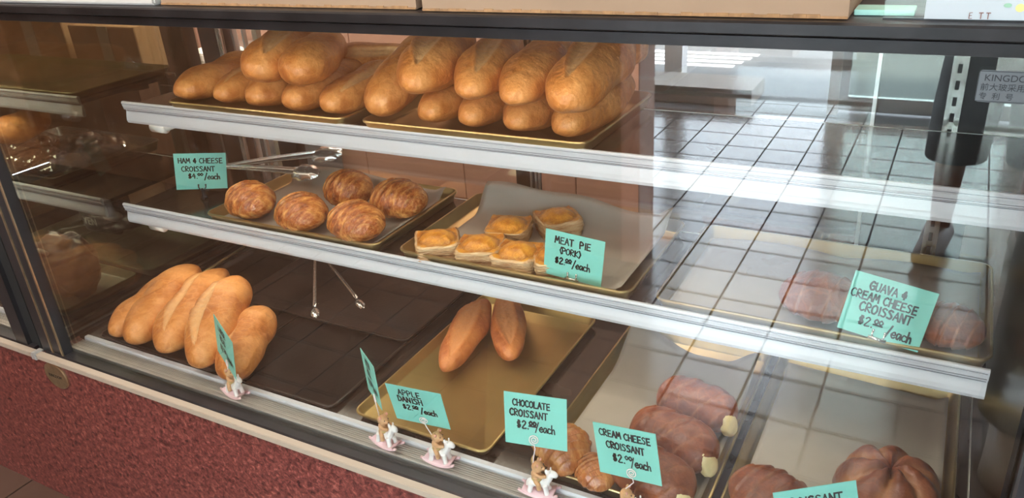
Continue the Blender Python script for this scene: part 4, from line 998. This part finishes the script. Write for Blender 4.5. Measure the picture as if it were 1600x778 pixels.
# ---------------------------------------------------------------- customer whose reflection stands in the right of the glass
def person(label, bx, by, tone, cloth_c, shoe_c, kx=1):
    t = thing('person', label, 'person', (0, 0, 0))
    V = {}; pts = []; rad = []; ed = []
    def add(k, p, r, par=None):
        V[k] = len(pts); pts.append(p); rad.append(r)
        if par is not None: ed.append((V[par], V[k]))
    add('pelvis', (bx, by, .88), (.135, .10)); add('waist', (bx, by, 1.02), (.125, .09), 'pelvis'); add('chest', (bx, by, 1.24), (.15, .10), 'waist')
    add('neckb', (bx, by, 1.40), (.07, .06), 'chest'); add('neck', (bx, by + .01, 1.47), (.052, .052), 'neckb'); add('head', (bx, by + .02, 1.55), (.075, .085), 'neck'); add('crown', (bx, by + .01, 1.64), (.068, .078), 'head')
    for s, sx in (('l', -1), ('r', 1)):
        fx = bx + sx * .135
        add('hip' + s, (bx + sx * .085, by, .80), (.09, .09), 'pelvis'); add('knee' + s, (fx + .0, by + .015, .46), (.058, .058), 'hip' + s)
        add('calf' + s, (fx, by - .01, .30), (.048, .052), 'knee' + s); add('ankle' + s, (fx, by, .09), (.034, .036), 'calf' + s)
        add('heel' + s, (fx, by - .005, .045), (.036, .040), 'ankle' + s); add('toe' + s, (fx - .03 if sx < 0 else fx + .03, by + .18, .035), (.038, .030), 'heel' + s)
        add('sh' + s, (bx + sx * .18, by, 1.36), (.055, .055), 'chest'); add('el' + s, (bx + sx * .25, by + .02, 1.09), (.040, .040), 'sh' + s)
        add('wr' + s, (bx + sx * .19, by + .20, 1.04), (.028, .028), 'el' + s); add('hand' + s, (bx + sx * .14, by + .27, 1.06), (.034, .018), 'wr' + s)
        for q in range(4):
            add('f%d%s' % (q, s), (bx + sx * (.10 + .0) - sx * .01 * 0, by + .30 + .0, 1.085 - .020 * q), (.0095, .0095), 'hand' + s)
            add('g%d%s' % (q, s), (bx + sx * .065, by + .305 + .004 * q, 1.080 - .019 * q), (.008, .008), 'f%d%s' % (q, s))
        add('th' + s, (bx + sx * .12, by + .27, 1.10), (.010, .010), 'hand' + s)
    def skin(keys_skip, name, m, parent, sub=1):
        me = bpy.data.meshes.new(name); keep = [i for k, i in V.items() if not any(k.startswith(q) for q in keys_skip)]
        idx = {o_: n_ for n_, o_ in enumerate(keep)}
        me.from_pydata([pts[i] for i in keep], [(idx[a], idx[b]) for a, b in ed if a in idx and b in idx], [])
        o = bpy.data.objects.new(name, me); C.objects.link(o); o.parent = parent; me.materials.append(m)
        o.modifiers.new('skin', 'SKIN'); sv = me.skin_vertices[0].data
        for i in keep: sv[idx[i]].radius = rad[i]; sv[idx[i]].use_root = (i == V['pelvis'])
        su = o.modifiers.new('smooth', 'SUBSURF'); su.levels = sub; su.render_levels = sub
        return o
    body = skin([], 'body', tone, t, 2)
    cloth = cloth_c
    # shirt and shorts: loose lofted garments over the body
    def ring(cx, cy, z, rx, ry, n=28): return [(cx + rx * math.cos(2 * PI * k / n), cy + ry * math.sin(2 * PI * k / n), z) for k in range(n)]
    obj('shirt', loft([ring(bx, by, .80, .19, .145), ring(bx, by, 1.0, .17, .125), ring(bx, by, 1.22, .19, .135), ring(bx, by, 1.36, .18, .12), ring(bx, by, 1.43, .085, .075)], False, False), cloth, t, True)
    for sx in (-1, 1):
        fx = bx + sx * .125
        obj('shorts_leg', loft([ring(fx, by, .36 if by < -1 else .10, .098, .105), ring(fx - sx * .01, by, .55, .105, .112), ring(fx - sx * .03, by, .78, .11, .125), ring(bx + sx * .07, by, .90, .11, .125)], False, False), cloth, t, True)
        obj('sleeve', tube(bmesh.new(), [(bx + sx * .13, by, 1.38), (bx + sx * .20, by, 1.32), (bx + sx * .235, by + .01, 1.17)], [.06, .068, .062], 16), cloth, t, True)
        x = fx + sx * .01; s_ = bmesh.new(); tube(s_, [(x, by - .075, .045), (x, by - .03, .058), (x - (.012 if sx < 0 else -.012), by + .07, .05), (x - (.03 if sx < 0 else -.03), by + .19, .036), (x - (.035 if sx < 0 else -.035), by + .225, .03)], [.030, .052, .048, .046, .028], 18)
        obj('shoe', s_, shoe_c, t, True)
    bm = bmesh.new(); ellipsoid(bm, (bx, by - .008, 1.625), (.088, .100, .085), u=20, v=14); obj('hair', bm, bpy.data.materials.get('black_hair') or mat('black_hair', (.015, .012, .010), .6), t, True)
    bm = bmesh.new()
    for sx in (-1, 1): ellipsoid(bm, (bx + sx * .030, by + .098, 1.585), (.011, .006, .006), u=10, v=8)
    obj('eyes', bm, m_white, t, True)
    bm = bmesh.new(); tube(bm, [(bx, by + .098, 1.59), (bx, by + .118, 1.555), (bx, by + .100, 1.545)], [.007, .012, .009], 10); obj('nose', bm, tone, t, True)
    bm = bmesh.new(); ellipsoid(bm, (bx, by + .096, 1.520), (.022, .006, .005), u=12, v=8); obj('mouth', bm, bpy.data.materials.get('lips') or mat('lips', (.24, .08, .06), .5), t, True)
    return t
skin_m = mat('brown_skin', (.16, .065, .035), .5); shoe_m = mat('brown_shoe_leather', (.10, .065, .04), .6)
person('person in black top and long black shorts, seen only mirrored in the glass', .175, -1.42, skin_m, mat('black_clothing', (.012, .012, .016), .8), shoe_m)
person('person in dark clothes close to the glass, mirrored as a dark leg at right', .40, -.30, skin_m, mat('dark_brown_clothing', (.020, .015, .014), .8), shoe_m)
